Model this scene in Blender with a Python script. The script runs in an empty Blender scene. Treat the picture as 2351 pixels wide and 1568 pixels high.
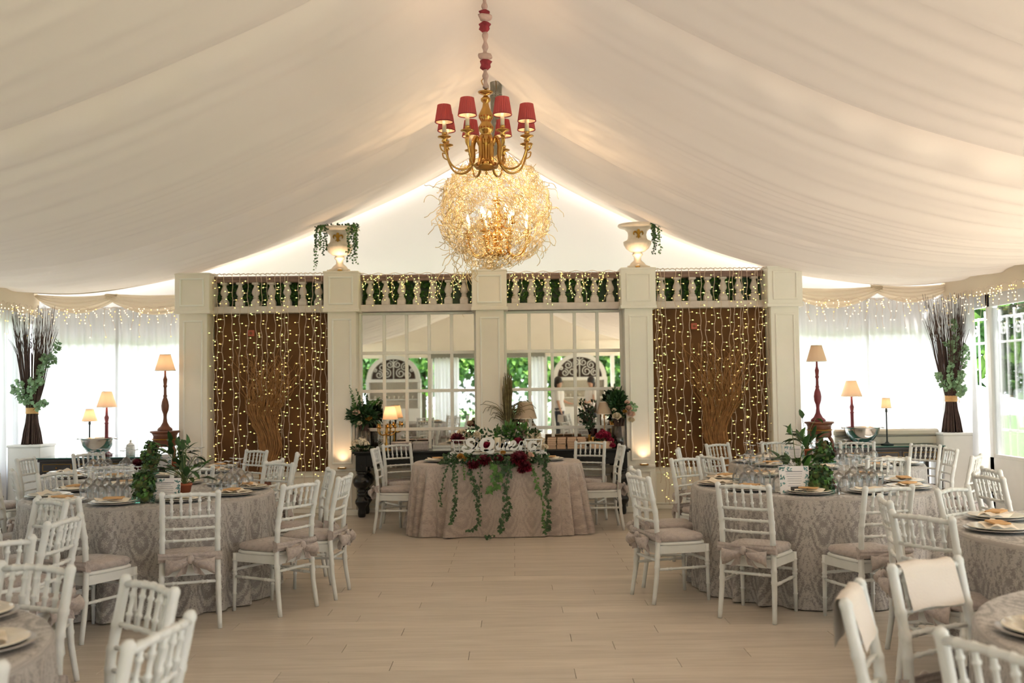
import bpy, bmesh, math, random
from math import pi, sin, cos, radians as R_, sqrt, atan2, hypot
from mathutils import Vector as V, Matrix as M4

# ------------------------------------------------------------------ camera, world, exposure
S = bpy.context.scene
COL = S.collection
F_PX, CX, CY, HC = 2286.0, 1175.5, 784.0, 1.55
PITCH, ROLL = math.atan(100 / F_PX), R_(0.7)
_d = V((0, cos(PITCH), sin(PITCH))); _u0 = V((0, -sin(PITCH), cos(PITCH))); _r0 = V((1, 0, 0))
_r = _r0 * cos(ROLL) - _u0 * sin(ROLL); _u = _r0 * sin(ROLL) + _u0 * cos(ROLL)
cam = bpy.data.cameras.new('camera'); camo = bpy.data.objects.new('camera', cam); COL.objects.link(camo)
camo.matrix_world = M4(((_r.x, _u.x, -_d.x, 0), (_r.y, _u.y, -_d.y, 0), (_r.z, _u.z, -_d.z, HC), (0, 0, 0, 1)))
cam.sensor_width = 36; cam.lens = F_PX * 36 / 2351; cam.clip_end = 300
cam.dof.use_dof = True; cam.dof.focus_distance = 8.0; cam.dof.aperture_fstop = 2.6
S.camera = camo
S.view_settings.view_transform = 'Standard'; S.view_settings.look = 'None'
S.view_settings.gamma = 1; S.view_settings.use_curve_mapping = False
S.view_settings.exposure = 1.38
S.cycles.max_bounces = 7; S.cycles.diffuse_bounces = 4; S.cycles.glossy_bounces = 4
S.cycles.transmission_bounces = 5; S.cycles.transparent_max_bounces = 24
S.cycles.caustics_reflective = False; S.cycles.caustics_refractive = False
S.cycles.sample_clamp_indirect = 6.0; S.cycles.use_denoising = True

W = bpy.data.worlds.new('world'); S.world = W; W.use_nodes = True
_n = W.node_tree.nodes; _bg = _n['Background']
_bg.inputs[0].default_value = (0.90, 0.96, 1.04, 1); _bg.inputs[1].default_value = 3.3

def ray(px, py): return _d * F_PX + _r * (px - CX) - _u * (py - CY)
def on_y(px, py, Y): d = ray(px, py); t = Y / d.y; return V((d.x * t, Y, HC + d.z * t))
def on_z(px, py, z): d = ray(px, py); t = (z - HC) / d.z; return V((d.x * t, d.y * t, z))
def xz(px, py, Y): p = on_y(px, py, Y); return p.x, p.z

def portal(loc, rot, sx, sy):
    l = bpy.data.lights.new('daylight_portal', 'AREA'); l.shape = 'RECTANGLE'; l.size = sx; l.size_y = sy
    l.cycles.is_portal = True
    o = bpy.data.objects.new('daylight_portal', l); COL.objects.link(o); o.location = loc; o.rotation_euler = rot
portal((5.9, 3.0, 1.2), (0, R_(90), 0), 2.4, 20.0)
portal((-6.5, 3.0, 1.2), (0, R_(-90), 0), 2.4, 20.0)
portal((-.3, -7.3, 1.3), (R_(90), 0, 0), 12.0, 2.6)
portal((-.3, 13.3, 1.1), (R_(-90), 0, 0), 12.0, 2.2)

_sl = bpy.data.lights.new('sun', 'SUN'); _sl.energy = 11; _sl.angle = R_(3); _sl.color = (1, .96, .90)
_so = bpy.data.objects.new('sun', _sl); COL.objects.link(_so); _so.rotation_euler = V((-.50, -.20, -.84)).to_track_quat('-Z', 'Y').to_euler()

def point(name, loc, power, color=(1, .72, .42), r=.03):
    l = bpy.data.lights.new(name, 'POINT'); l.energy = power; l.color = color; l.shadow_soft_size = r
    o = bpy.data.objects.new(name, l); COL.objects.link(o); o.location = loc; return o
def spot(name, loc, to, power, angle, color=(1, .72, .42), r=.03, blend=.6):
    l = bpy.data.lights.new(name, 'SPOT'); l.energy = power; l.color = color; l.shadow_soft_size = r
    l.spot_size = R_(angle); l.spot_blend = blend
    o = bpy.data.objects.new(name, l); COL.objects.link(o); o.location = loc
    o.rotation_euler = (V(to) - V(loc)).to_track_quat('-Z', 'Y').to_euler(); return o

# ------------------------------------------------------------------ materials
def nt(name):
    m = bpy.data.materials.new(name); m.use_nodes = True
    t = m.node_tree; b = t.nodes['Principled BSDF']; return m, t, b
def srgb(r, g, b):
    f = lambda c: (c / 255 / 12.92) if c / 255 <= .04045 else ((c / 255 + .055) / 1.055) ** 2.4
    return (f(r), f(g), f(b), 1)
def lerp3(a, k): return (a[0] * k, a[1] * k, a[2] * k, 1)
def mat(name, col, rough=.5, metal=0, var=0.0, scale=8, bump=0.0, bscale=60, spec=None, coat=0):
    m, t, b = nt(name); col = (*col[:3], 1)
    b.inputs['Base Color'].default_value = col; b.inputs['Roughness'].default_value = rough
    b.inputs['Metallic'].default_value = metal
    if spec is not None: b.inputs['Specular IOR Level'].default_value = spec
    if coat: b.inputs['Coat Weight'].default_value = coat
    if var or bump:
        tc = t.nodes.new('ShaderNodeTexCoord')
        if var:
            n = t.nodes.new('ShaderNodeTexNoise'); n.inputs['Scale'].default_value = scale; n.inputs['Detail'].default_value = 4
            t.links.new(tc.outputs['Object'], n.inputs['Vector'])
            r = t.nodes.new('ShaderNodeValToRGB'); r.color_ramp.elements[0].position = .3; r.color_ramp.elements[1].position = .7
            r.color_ramp.elements[0].color = lerp3(col, 1 - var); r.color_ramp.elements[1].color = lerp3(col, 1 + var)
            t.links.new(n.outputs['Fac'], r.inputs[0]); t.links.new(r.outputs[0], b.inputs['Base Color'])
        if bump:
            n2 = t.nodes.new('ShaderNodeTexNoise'); n2.inputs['Scale'].default_value = bscale
            bp = t.nodes.new('ShaderNodeBump'); bp.inputs['Strength'].default_value = bump; bp.inputs['Distance'].default_value = .01
            t.links.new(tc.outputs['Object'], n2.inputs['Vector']); t.links.new(n2.outputs['Fac'], bp.inputs['Height'])
            t.links.new(bp.outputs[0], b.inputs['Normal'])
    return m
def emis(name, col, strength):
    m, t, b = nt(name); b.inputs['Base Color'].default_value = (*col[:3], 1)
    b.inputs['Emission Color'].default_value = (*col[:3], 1); b.inputs['Emission Strength'].default_value = strength
    m.cycles.emission_sampling = 'NONE'; return m
def cloth_thru(name, col, diff, trans, clear, rough=.8, dk=1.0):
    """fabric that scatters, lets light through and (when sheer) shows what is behind"""
    m, t, b = nt(name); t.nodes.remove(b); out = t.nodes['Material Output']
    d = t.nodes.new('ShaderNodeBsdfDiffuse'); d.inputs[0].default_value = lerp3(col, dk)
    tr = t.nodes.new('ShaderNodeBsdfTranslucent'); tr.inputs[0].default_value = (*col[:3], 1)
    mx = t.nodes.new('ShaderNodeMixShader'); mx.inputs[0].default_value = trans / (diff + trans)
    t.links.new(d.outputs[0], mx.inputs[1]); t.links.new(tr.outputs[0], mx.inputs[2]); last = mx
    if clear:
        tp = t.nodes.new('ShaderNodeBsdfTransparent'); m2 = t.nodes.new('ShaderNodeMixShader'); m2.inputs[0].default_value = clear
        t.links.new(mx.outputs[0], m2.inputs[1]); t.links.new(tp.outputs[0], m2.inputs[2]); last = m2
    t.links.new(last.outputs[0], out.inputs[0]); return m
def thin_glass(name, tint=(1, 1, 1), refl=.06, rough=.02):
    m, t, b = nt(name); t.nodes.remove(b); out = t.nodes['Material Output']
    tp = t.nodes.new('ShaderNodeBsdfTransparent'); tp.inputs[0].default_value = (*tint, 1)
    g = t.nodes.new('ShaderNodeBsdfGlossy'); g.inputs['Roughness'].default_value = rough
    lw = t.nodes.new('ShaderNodeLayerWeight'); lw.inputs[0].default_value = .35
    ma = t.nodes.new('ShaderNodeMath'); ma.operation = 'MULTIPLY_ADD'; ma.inputs[1].default_value = .75; ma.inputs[2].default_value = refl
    mx = t.nodes.new('ShaderNodeMixShader')
    t.links.new(lw.outputs['Fresnel'], ma.inputs[0]); t.links.new(ma.outputs[0], mx.inputs[0])
    t.links.new(tp.outputs[0], mx.inputs[1]); t.links.new(g.outputs[0], mx.inputs[2]); t.links.new(mx.outputs[0], out.inputs[0])
    return m
def damask(name, ca, cb, coord='UV', k=1.0):
    """woven damask: rows of leafy medallions, matt ground and satin figure"""
    m, t, b = nt(name); N = t.nodes.new; L = t.links.new
    tc = N('ShaderNodeTexCoord'); src = tc.outputs[coord]
    no = N('ShaderNodeTexNoise'); no.inputs['Scale'].default_value = 16 * k; no.inputs['Detail'].default_value = 2
    L(src, no.inputs['Vector'])
    ad = N('ShaderNodeMixRGB'); ad.blend_type = 'ADD'; ad.inputs[0].default_value = .035 / k; L(src, ad.inputs[1]); L(no.outputs['Color'], ad.inputs[2])
    sp = N('ShaderNodeSeparateXYZ'); L(ad.outputs[0], sp.inputs[0])
    def op(o, p, q=None):
        a = N('ShaderNodeMath'); a.operation = o
        for i, x in enumerate((p, q)):
            if x is None: continue
            if isinstance(x, (int, float)): a.inputs[i].default_value = x
            else: L(x, a.inputs[i])
        return a.outputs[0]
    X = sp.outputs[0]; Y = sp.outputs[1] if coord == 'UV' else op('ADD', sp.outputs[1], sp.outputs[2])
    A = 22.0 * k
    cx = op('COSINE', op('MULTIPLY', X, A)); cy = op('COSINE', op('MULTIPLY', Y, A * .62))
    med = op('MULTIPLY', op('ADD', cx, cy), .5)                       # medallions on a staggered lattice
    petal = op('MULTIPLY', op('SINE', op('MULTIPLY', op('ADD', op('ABSOLUTE', op('SINE', op('MULTIPLY', X, A * .5))), op('MULTIPLY', Y, 2.6 * k)), 16)), .55)
    ring = op('MULTIPLY', op('SINE', op('MULTIPLY', med, 11)), .55)
    fi = N('ShaderNodeTexNoise'); fi.inputs['Scale'].default_value = 60 * k; fi.inputs['Detail'].default_value = 3; L(src, fi.inputs['Vector'])
    vo = N('ShaderNodeTexVoronoi'); vo.inputs['Scale'].default_value = 34 * k; L(ad.outputs[0], vo.inputs['Vector'])
    lv = op('SUBTRACT', op('ABSOLUTE', op('SINE', op('MULTIPLY', vo.outputs['Distance'], 9.0))), .55)
    e = op('ADD', op('ADD', op('ADD', op('MULTIPLY', ring, .55), op('MULTIPLY', petal, .55)), op('MULTIPLY', med, .45)), op('ADD', op('MULTIPLY', lv, .9), op('MULTIPLY', op('SUBTRACT', fi.outputs['Fac'], .5), 2.2)))
    r = N('ShaderNodeMapRange'); r.inputs['From Min'].default_value = -.4; r.inputs['From Max'].default_value = .4; L(e, r.inputs[0])
    mx = N('ShaderNodeMixRGB'); mx.inputs[1].default_value = (*ca[:3], 1); mx.inputs[2].default_value = (*cb[:3], 1); L(r.outputs[0], mx.inputs[0])
    L(mx.outputs[0], b.inputs['Base Color'])
    rr = N('ShaderNodeMapRange'); rr.inputs['To Min'].default_value = .75; rr.inputs['To Max'].default_value = .42
    L(r.outputs[0], rr.inputs[0]); L(rr.outputs[0], b.inputs['Roughness'])
    b.inputs['Sheen Weight'].default_value = .2
    return m
def wood_floor(name, planks):
    m, t, b = nt(name); N = t.nodes.new; L = t.links.new
    tc = N('ShaderNodeTexCoord'); mp = N('ShaderNodeMapping'); mp.inputs['Scale'].default_value = (1.2, 14, 14)
    L(tc.outputs['Object'], mp.inputs[0])
    oi = N('ShaderNodeObjectInfo')
    if not planks:
        pass
    no = N('ShaderNodeTexNoise'); no.noise_dimensions = '4D'; no.inputs['Scale'].default_value = 2.2; no.inputs['Detail'].default_value = 6
    L(mp.outputs[0], no.inputs['Vector'])
    ra = N('ShaderNodeMath'); ra.operation = 'MULTIPLY'; ra.inputs[1].default_value = 40 if planks else 0
    L(oi.outputs['Random'], ra.inputs[0]); L(ra.outputs[0], no.inputs['W'])
    r = N('ShaderNodeValToRGB'); r.color_ramp.elements[0].position = .28; r.color_ramp.elements[1].position = .72
    r.color_ramp.elements[0].color = (.54, .465, .385, 1); r.color_ramp.elements[1].color = (.69, .61, .525, 1)
    L(no.outputs['Fac'], r.inputs[0]); col = r.outputs[0]
    hs = N('ShaderNodeHueSaturation')
    if planks:
        mr = N('ShaderNodeMapRange'); mr.inputs['To Min'].default_value = .92; mr.inputs['To Max'].default_value = 1.06
        L(oi.outputs['Random'], mr.inputs[0]); L(mr.outputs[0], hs.inputs['Value']); L(col, hs.inputs['Color']); col = hs.outputs[0]
    else:
        br = N('ShaderNodeTexBrick'); br.inputs['Scale'].default_value = 1; br.offset = .37
        br.inputs['Brick Width'].default_value = 1.5; br.inputs['Row Height'].default_value = .19; br.inputs['Mortar Size'].default_value = .003
        br.inputs['Color1'].default_value = (1, 1, 1, 1); br.inputs['Color2'].default_value = (.9, .9, .9, 1); br.inputs['Mortar'].default_value = (.5, .45, .4, 1)
        L(tc.outputs['Object'], br.inputs['Vector'])
        mu = N('ShaderNodeMixRGB'); mu.blend_type = 'MULTIPLY'; mu.inputs[0].default_value = 1; L(col, mu.inputs[1]); L(br.outputs[0], mu.inputs[2]); col = mu.outputs[0]
    L(col, b.inputs['Base Color']); b.inputs['Roughness'].default_value = .38
    return m
def grass_mat():
    return mat('lawn_grass', (.12, .21, .07), .9, var=.35, scale=3)

MT = dict(
    chair=mat('white_lacquer', (.76, .77, .75), .38, var=.03, scale=15),
    cloth=damask('grey_damask', srgb(140, 133, 129), srgb(184, 177, 171), 'UV', 1.3),
    cloth_warm=damask('taupe_damask', srgb(172, 157, 148), srgb(194, 179, 169), 'UV', 1.3),
    cushion=damask('cushion_damask', srgb(168, 156, 151), srgb(184, 172, 166), 'Object', 1.8),
    cream=mat('cream_paint', srgb(246, 236, 220), .45, var=.02, scale=3),
    cream2=mat('ivory_paint', srgb(248, 243, 232), .42, var=.02, scale=4),  # trim colour; on the right pilasters its whiter tone imitates less warm light
    drape=cloth_thru('ivory_liner', srgb(228, 215, 200), .982, .018, 0),
    gable=cloth_thru('white_canvas', srgb(232, 232, 234), .97, .03, 0),
    sheer=cloth_thru('sheer_voile', srgb(248, 248, 250), .77, .23, .02, dk=.72),
    swag=cloth_thru('cream_swag', srgb(236, 222, 200), .7, .3, 0),
    white=mat('white_paint', srgb(236, 235, 230), .5, var=.02),
    stone=mat('plaster_stone', srgb(222, 210, 203), .7, var=.08, scale=14, bump=.15),
    stone_l=mat('pale_plaster', srgb(232, 220, 202), .6, var=.05, scale=14),
    stonered=mat('weathered_stone', srgb(150, 122, 112), .75, var=.15, scale=9, bump=.2),
    gold=mat('antique_gold', srgb(186, 142, 70), .3, 1, var=.15, scale=12),
    goldpaint=mat('gold_leaf', srgb(172, 130, 52), .4, .8),
    brass=mat('polished_brass', srgb(205, 158, 88), .2, 1, var=.1, scale=10),
    wire=mat('champagne_wire', srgb(226, 202, 152), .35, .45),
    greywire=mat('grey_wire', srgb(150, 150, 140), .5, .5),
    steel=mat('polished_steel', (.72, .71, .69), .12, 1),
    silver=mat('silver_charger', (.48, .46, .45), .3, .85),
    black=mat('black_lacquer', (.012, .012, .012), .25, var=.2),
    iron=mat('dark_iron', (.03, .04, .04), .4, .5),
    darkwood=mat('dark_wood', (.035, .028, .025), .35, var=.3, scale=5),
    redwood=mat('mahogany', (.17, .055, .025), .35, var=.25, scale=9),
    redpaint=mat('burgundy_lacquer', (.22, .035, .045), .4, var=.2, scale=14),
    panel=mat('brown_suede', srgb(108, 72, 38), .85, var=.22, scale=3.5, bump=.1),
    twig=mat('dark_twig', (.075, .042, .032), .8, var=.3, scale=20),
    willow=mat('golden_willow', srgb(178, 128, 78), .6, var=.25, scale=16),
    leaf=mat('ivy_leaf', (.022, .068, .014), .45, var=.5, scale=18),
    leafl=mat('fresh_leaf', (.06, .16, .022), .4, var=.4, scale=18),
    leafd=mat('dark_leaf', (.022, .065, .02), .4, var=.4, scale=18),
    euc=mat('eucalyptus_leaf', (.22, .36, .19), .55, var=.4, scale=16),
    moss=mat('green_moss', (.085, .11, .03), .95, var=.5, scale=30),
    stem=mat('green_stem', (.10, .14, .04), .6),
    drygrass=mat('dry_grass', (.16, .125, .05), .8, var=.4, scale=20),
    dahlia=mat('burgundy_petal', (.12, .004, .016), .5, var=.4, scale=30),
    magenta=mat('crimson_petal', (.30, .008, .045), .5, var=.4, scale=30),
    blush=mat('blush_petal', srgb(238, 205, 186), .5, var=.06, scale=30),
    ivory=mat('ivory_petal', srgb(240, 226, 200), .5, var=.08, scale=30),
    yellowp=mat('ochre_petal', srgb(190, 140, 60), .5, var=.2, scale=30),
    paper=mat('menu_paper', srgb(228, 222, 220), .7),
    ink=mat('grey_ink', srgb(150, 146, 150), .8),
    inkteal=mat('teal_print', srgb(96, 140, 138), .8),
    plate=mat('cream_china', srgb(236, 226, 208), .25, coat=.3),
    napkin=mat('linen_napkin', srgb(240, 228, 210), .85, var=.03, bump=.1, bscale=90),
    kraft=mat('kraft_paper', srgb(214, 170, 118), .8, var=.05),
    book=mat('peach_paper', srgb(226, 190, 156), .7, var=.06),
    bookcover=mat('brown_card', srgb(140, 92, 60), .6),
    terracotta=mat('terracotta', srgb(168, 92, 60), .8, var=.1),
    shade=cloth_thru('lamp_linen', srgb(236, 208, 178), .72, .28, 0),
    shade_n=mat('beige_shade', srgb(196, 172, 146), .8),
    redshade=cloth_thru('pleated_red_silk', (.70, .19, .20), .5, .5, 0),
    glass=thin_glass('clear_glass'),
    glassgreen=thin_glass('green_glass', (.55, .95, .8), .10),
    greenedge=mat('glass_edge', (.012, .10, .075), .15, coat=.5),
    wax=mat('ivory_wax', srgb(236, 222, 196), .5),
    bulb=emis('warm_bulb', (1, .84, .58), 2),
    icicle=emis('icicle_bulb', (1, .82, .54), .75),
    fairy=emis('fairy_bulb', (1, .74, .24), .62),
    fairyc=emis('fairy_bulb_green', (.88, 1, .36), .58),
    cable=mat('white_cable', srgb(222, 200, 180), .5),
    cord=mat('rose_fabric_sleeve', srgb(196, 168, 158), .8, var=.12, scale=25),
    cordred=mat('crimson_ruffle', srgb(150, 50, 60), .8, var=.3, scale=25),
    raffia=mat('raffia_band', srgb(212, 168, 110), .8, var=.1, scale=30),
    alarm=mat('alarm_red', srgb(196, 104, 80), .5),
    grass=grass_mat(),
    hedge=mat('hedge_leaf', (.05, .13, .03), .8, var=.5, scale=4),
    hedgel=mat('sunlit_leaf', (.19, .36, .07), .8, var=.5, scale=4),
    floorgap=mat('joint_dark', (.08, .06, .045), .9),
    towel=mat('white_towel', srgb(228, 218, 208), .9, var=.02, bump=.15, bscale=120),
    skin=mat('skin', srgb(205, 160, 135), .55), hair=mat('dark_hair', (.02, .014, .011), .5, var=.3, scale=40),
    whitecotton=mat('white_cotton', srgb(236, 232, 228), .85), denim=mat('dark_trousers', (.03, .035, .05), .8),
    mirror=mat('mirror_glass', (.80, .80, .76), .015, 1),
    applianc=mat('cream_enamel', srgb(222, 214, 196), .35),
    paving=mat('pale_paving', (.42, .40, .37), .9, var=.1, scale=2),
)
MT['planks'] = wood_floor('oak_plank', True); MT['floor'] = wood_floor('oak_floor', False)
for k_ in ('bulb', 'fairy', 'fairyc'): pass

# ------------------------------------------------------------------ mesh helpers
class B:
    def __init__(s): s.v = []; s.f = []; s.sm = []; s.uv = None
    def add(s, vs, fs, smooth=False, uv=None):
        o = len(s.v); s.v.extend([tuple(p) for p in vs]); s.f.extend([tuple(i + o for i in q) for q in fs]); s.sm.extend([smooth] * len(fs))
        if uv is not None:
            if s.uv is None: s.uv = [(0, 0)] * o
            s.uv.extend(uv)
        elif s.uv is not None: s.uv.extend([(0, 0)] * len(vs))
        return s
    def box(s, x0, x1, y0, y1, z0, z1, mtx=None):
        vs = [(x, y, z) for z in (z0, z1) for y in (y0, y1) for x in (x0, x1)]
        if mtx: vs = [mtx @ V(p) for p in vs]
        return s.add(vs, [(0, 2, 3, 1), (4, 5, 7, 6), (0, 1, 5, 4), (2, 6, 7, 3), (1, 3, 7, 5), (0, 4, 6, 2)])
    def cbox(s, x0, x1, y0, y1, z0, z1, c=.004, mtx=None):
        """box with chamfered edges"""
        bm = bmesh.new(); bmesh.ops.create_cube(bm, size=1)
        for q in bm.verts: q.co = V(((x0 + x1) / 2 + q.co.x * (x1 - x0), (y0 + y1) / 2 + q.co.y * (y1 - y0), (z0 + z1) / 2 + q.co.z * (z1 - z0)))
        bmesh.ops.bevel(bm, geom=bm.edges[:], offset=c, segments=1, affect='EDGES')
        vs = [q.co.copy() for q in bm.verts]
        for i, q in enumerate(bm.verts): q.index = i
        fs = [tuple(q.index for q in f.verts) for f in bm.faces]; bm.free()
        if mtx: vs = [mtx @ p for p in vs]
        return s.add(vs, fs)
    def lathe(s, prof, n=16, c=(0, 0, 0), mtx=None, smooth=True, cap=True, wob=None):
        vs = []; fs = []
        for r, z in prof:
            for i in range(n):
                a = 2 * pi * i / n; rr = r * (wob(a, z) if wob else 1); vs.append(V((c[0] + rr * cos(a), c[1] + rr * sin(a), c[2] + z)))
        for j in range(len(prof) - 1):
            for i in range(n): k = (i + 1) % n; fs.append((j * n + i, j * n + k, (j + 1) * n + k, (j + 1) * n + i))
        if cap:
            if prof[0][0] > 1e-5: fs.append(tuple(range(n - 1, -1, -1)))
            if prof[-1][0] > 1e-5: fs.append(tuple((len(prof) - 1) * n + i for i in range(n)))
        if mtx: vs = [mtx @ p for p in vs]
        return s.add(vs, fs, smooth)
    def tube(s, pts, r=.01, n=6, cap=True, smooth=True):
        pts = [V(p) for p in pts]; m = len(pts); rs = r if isinstance(r, (list, tuple)) else [r] * m
        vs = []; fs = []; up = None
        for i, p in enumerate(pts):
            t = (pts[min(i + 1, m - 1)] - pts[max(i - 1, 0)]).normalized()
            if up is None: up = V((0, 0, 1)) if abs(t.z) < .9 else V((1, 0, 0))
            a = t.cross(up).normalized(); up = a.cross(t).normalized()
            for k in range(n): q = 2 * pi * k / n; vs.append(p + (a * cos(q) + up * sin(q)) * rs[i])
        for i in range(m - 1):
            for k in range(n): l = (k + 1) % n; fs.append((i * n + k, i * n + l, (i + 1) * n + l, (i + 1) * n + k))
        if cap: fs.append(tuple(range(n - 1, -1, -1))); fs.append(tuple((m - 1) * n + k for k in range(n)))
        return s.add(vs, fs, smooth)
    def grid(s, fn, nu, nv, smooth=True, uv=None, closed=False):
        vs = []; fs = []; uvs = [] if uv else None
        for j in range(nv + 1):
            for i in range(nu + (0 if closed else 1)):
                vs.append(fn(i / nu, j / nv))
                if uv: uvs.append(uv(i / nu, j / nv))
        w = nu if closed else nu + 1
        for j in range(nv):
            for i in range(nu): k = (i + 1) % w if closed else i + 1; fs.append((j * w + i, j * w + k, (j + 1) * w + k, (j + 1) * w + i))
        return s.add(vs, fs, smooth, uvs)
    def ball(s, c, r, n=8, m=6, sc=(1, 1, 1)):
        pr = [(sin(pi * j / m), -cos(pi * j / m)) for j in range(m + 1)]
        vs = []; fs = []
        for j in range(1, m):
            for i in range(n): a = 2 * pi * i / n; vs.append((c[0] + r * sc[0] * pr[j][0] * cos(a), c[1] + r * sc[1] * pr[j][0] * sin(a), c[2] + r * sc[2] * pr[j][1]))
        b0 = len(vs); vs.append((c[0], c[1], c[2] - r * sc[2])); vs.append((c[0], c[1], c[2] + r * sc[2]))
        for j in range(m - 2):
            for i in range(n): k = (i + 1) % n; fs.append((j * n + i, j * n + k, (j + 1) * n + k, (j + 1) * n + i))
        for i in range(n): k = (i + 1) % n; fs.append((b0, k, i)); fs.append((b0 + 1, (m - 2) * n + i, (m - 2) * n + k))
        return s.add(vs, fs, True)
    def leaf(s, p, d, nrm, ln, w, fold=.25, curl=.15):
        d = V(d).normalized(); nrm = V(nrm); sd = d.cross(nrm)
        if sd.length < 1e-4: sd = d.orthogonal()
        sd.normalize(); up = sd.cross(d).normalized(); p = V(p)
        P = lambda t, x, h: p + d * (ln * t) + sd * (w * x) + up * (ln * h)
        vs = [P(0, 0, 0), P(.35, -.5, fold * w / ln), P(.4, 0, 0), P(.35, .5, fold * w / ln), P(.75, -.34, fold * .6 * w / ln - curl * .4), P(.75, 0, -curl * .3), P(.75, .34, fold * .6 * w / ln - curl * .4), P(1, 0, -curl)]
        return s.add(vs, [(0, 2, 1), (0, 3, 2), (1, 2, 5, 4), (2, 3, 6, 5), (4, 5, 7), (5, 6, 7)], True)
    def ivy(s, p, d, nrm, sz):
        d = V(d).normalized(); sd = d.cross(V(nrm))
        if sd.length < 1e-4: sd = d.orthogonal()
        sd.normalize(); up = sd.cross(d).normalized(); p = V(p)
        o = [(0, 0), (-.12, .42), (.2, .30), (.42, .46), (.55, .2), (1, 0), (.55, -.2), (.42, -.46), (.2, -.30), (-.12, -.42)]
        vs = [p + d * (.3 * sz)] + [p + d * (a * sz) + sd * (b * sz) + up * (-.10 * sz * (abs(b) * 2) ** 2) for a, b in o]
        return s.add(vs, [(0, i, i % 10 + 1) for i in range(1, 11)], True)
    def build(s, name, m, parent=None, loc=None, bevel=None):
        me = bpy.data.meshes.new(name); me.from_pydata(s.v, [], s.f)
        me.polygons.foreach_set('use_smooth', s.sm)
        if s.uv:
            ul = me.uv_layers.new(name='UVMap'); li = [0] * len(me.loops); me.loops.foreach_get('vertex_index', li)
            fl = []
            for i in li: fl.extend(s.uv[i])
            ul.data.foreach_set('uv', fl)
        me.update()
        me.materials.append(MT[m] if isinstance(m, str) else m)
        return link(name, me, parent, loc)
def link(name, me, parent=None, loc=None):
    o = bpy.data.objects.new(name, me); COL.objects.link(o)
    if parent: o.parent = parent
    if loc: o.location = loc
    return o
def tag(o, label=None, cat=None, group=None, kind=None):
    if label: o['label'] = label
    if cat: o['category'] = cat
    if group: o['group'] = group
    if kind: o['kind'] = kind
    return o
def thing(name, label, cat, loc=(0, 0, 0), rz=0, group=None):
    o = bpy.data.objects.new(name, None); COL.objects.link(o); o.empty_display_size = .1
    o.location = loc; o.rotation_euler = (0, 0, rz); return tag(o, label, cat, group)
KIDS = {}
def kids_of(o):
    return [c for c in bpy.data.objects if c.parent is o]
def dup(root, loc, rz, label=None, group=None, _cache={}):
    if root.name not in _cache:
        _cache[root.name] = [(c, kids_of(c)) for c in kids_of(root)]
    r = root.copy(); COL.objects.link(r); r.location = loc; r.rotation_euler = (0, 0, rz)
    if label: r['label'] = label
    if group: r['group'] = group
    for c, gs in _cache[root.name]:
        d = c.copy(); COL.objects.link(d); d.parent = r
        for g in gs: e = g.copy(); COL.objects.link(e); e.parent = d
    return r
def struct(o): o['kind'] = 'structure'; return o
def stuff(o): o['kind'] = 'stuff'; return o
def catmull(pts, k=6):
    pts = [V(p) for p in pts]; P = [pts[0] * 2 - pts[1]] + pts + [pts[-1] * 2 - pts[-2]]; out = []
    for i in range(1, len(P) - 2):
        for j in range(k):
            t = j / k; a, b, c, d = P[i - 1], P[i], P[i + 1], P[i + 2]
            out.append(((b * 2) + (c - a) * t + (a * 2 - b * 5 + c * 4 - d) * t * t + (b * 3 - a - c * 3 + d) * t ** 3) * .5)
    out.append(pts[-1]); return out
def interp(tab, x):
    if x <= tab[0][0]: return tab[0][1]
    for (a, b), (c, d) in zip(tab, tab[1:]):
        if x <= c: t = (x - a) / (c - a); return b + (d - b) * t
    return tab[-1][1]
def smooth_tab(pts, n=60):
    q = catmull([(a, b, 0) for a, b in pts], 8); return [(p.x, p.y) for p in q]
RND = random.Random(7)
def rv(r=RND): 
    while 1:
        p = V((r.uniform(-1, 1), r.uniform(-1, 1), r.uniform(-1, 1)))
        if .05 < p.length < 1: return p.normalized()
# ------------------------------------------------------------------ setting: floor, ceiling, walls
XR, XL_E, XR_E, YG, YF = -.2, -6.3, 5.72, 13.05, -7.2
# floor: slab with a recessed bed that the single planks lie in
PX0, PX1, PY0, PY1 = -4.8, 4.8, 2.28, 8.17
b = B()
for x0, x1, y0, y1, z in ((XL_E - .3, XR_E + .3, YF - .3, PY0, 0), (XL_E - .3, XR_E + .3, PY1, YG + .3, 0), (XL_E - .3, PX0, PY0, PY1, 0), (PX1, XR_E + .3, PY0, PY1, 0)):
    b.box(x0, x1, y0, y1, -.06, z)
floor = struct(b.build('floor', 'floor'))
struct(B().box(PX0, PX1, PY0, PY1, -.06, -.016).build('floor_bed', 'floorgap', floor))
pr = random.Random(3); plank_me = {}
y = PY0; row = 0
while y < PY1 - .01:
    x = PX0; off = [.0, .62, 1.05, .3][row % 4] + pr.uniform(-.05, .05); first = True
    while x < PX1 - .01:
        ln = off + .3 if first else 1.6
        first = False; ln = min(ln, PX1 - x); k = round(ln, 2)
        if k not in plank_me:
            bb = B().cbox(-ln / 2 + .0012, ln / 2 - .0012, -.0956, .0956, -.016, 0, .0012); o = bb.build('plank', 'planks', floor); plank_me[k] = o.data
        else: o = link('plank', plank_me[k], floor)
        o.location = (x + ln / 2, y + .095, pr.uniform(-.0006, .0004)); x += ln
    y += .19; row += 1

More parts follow.
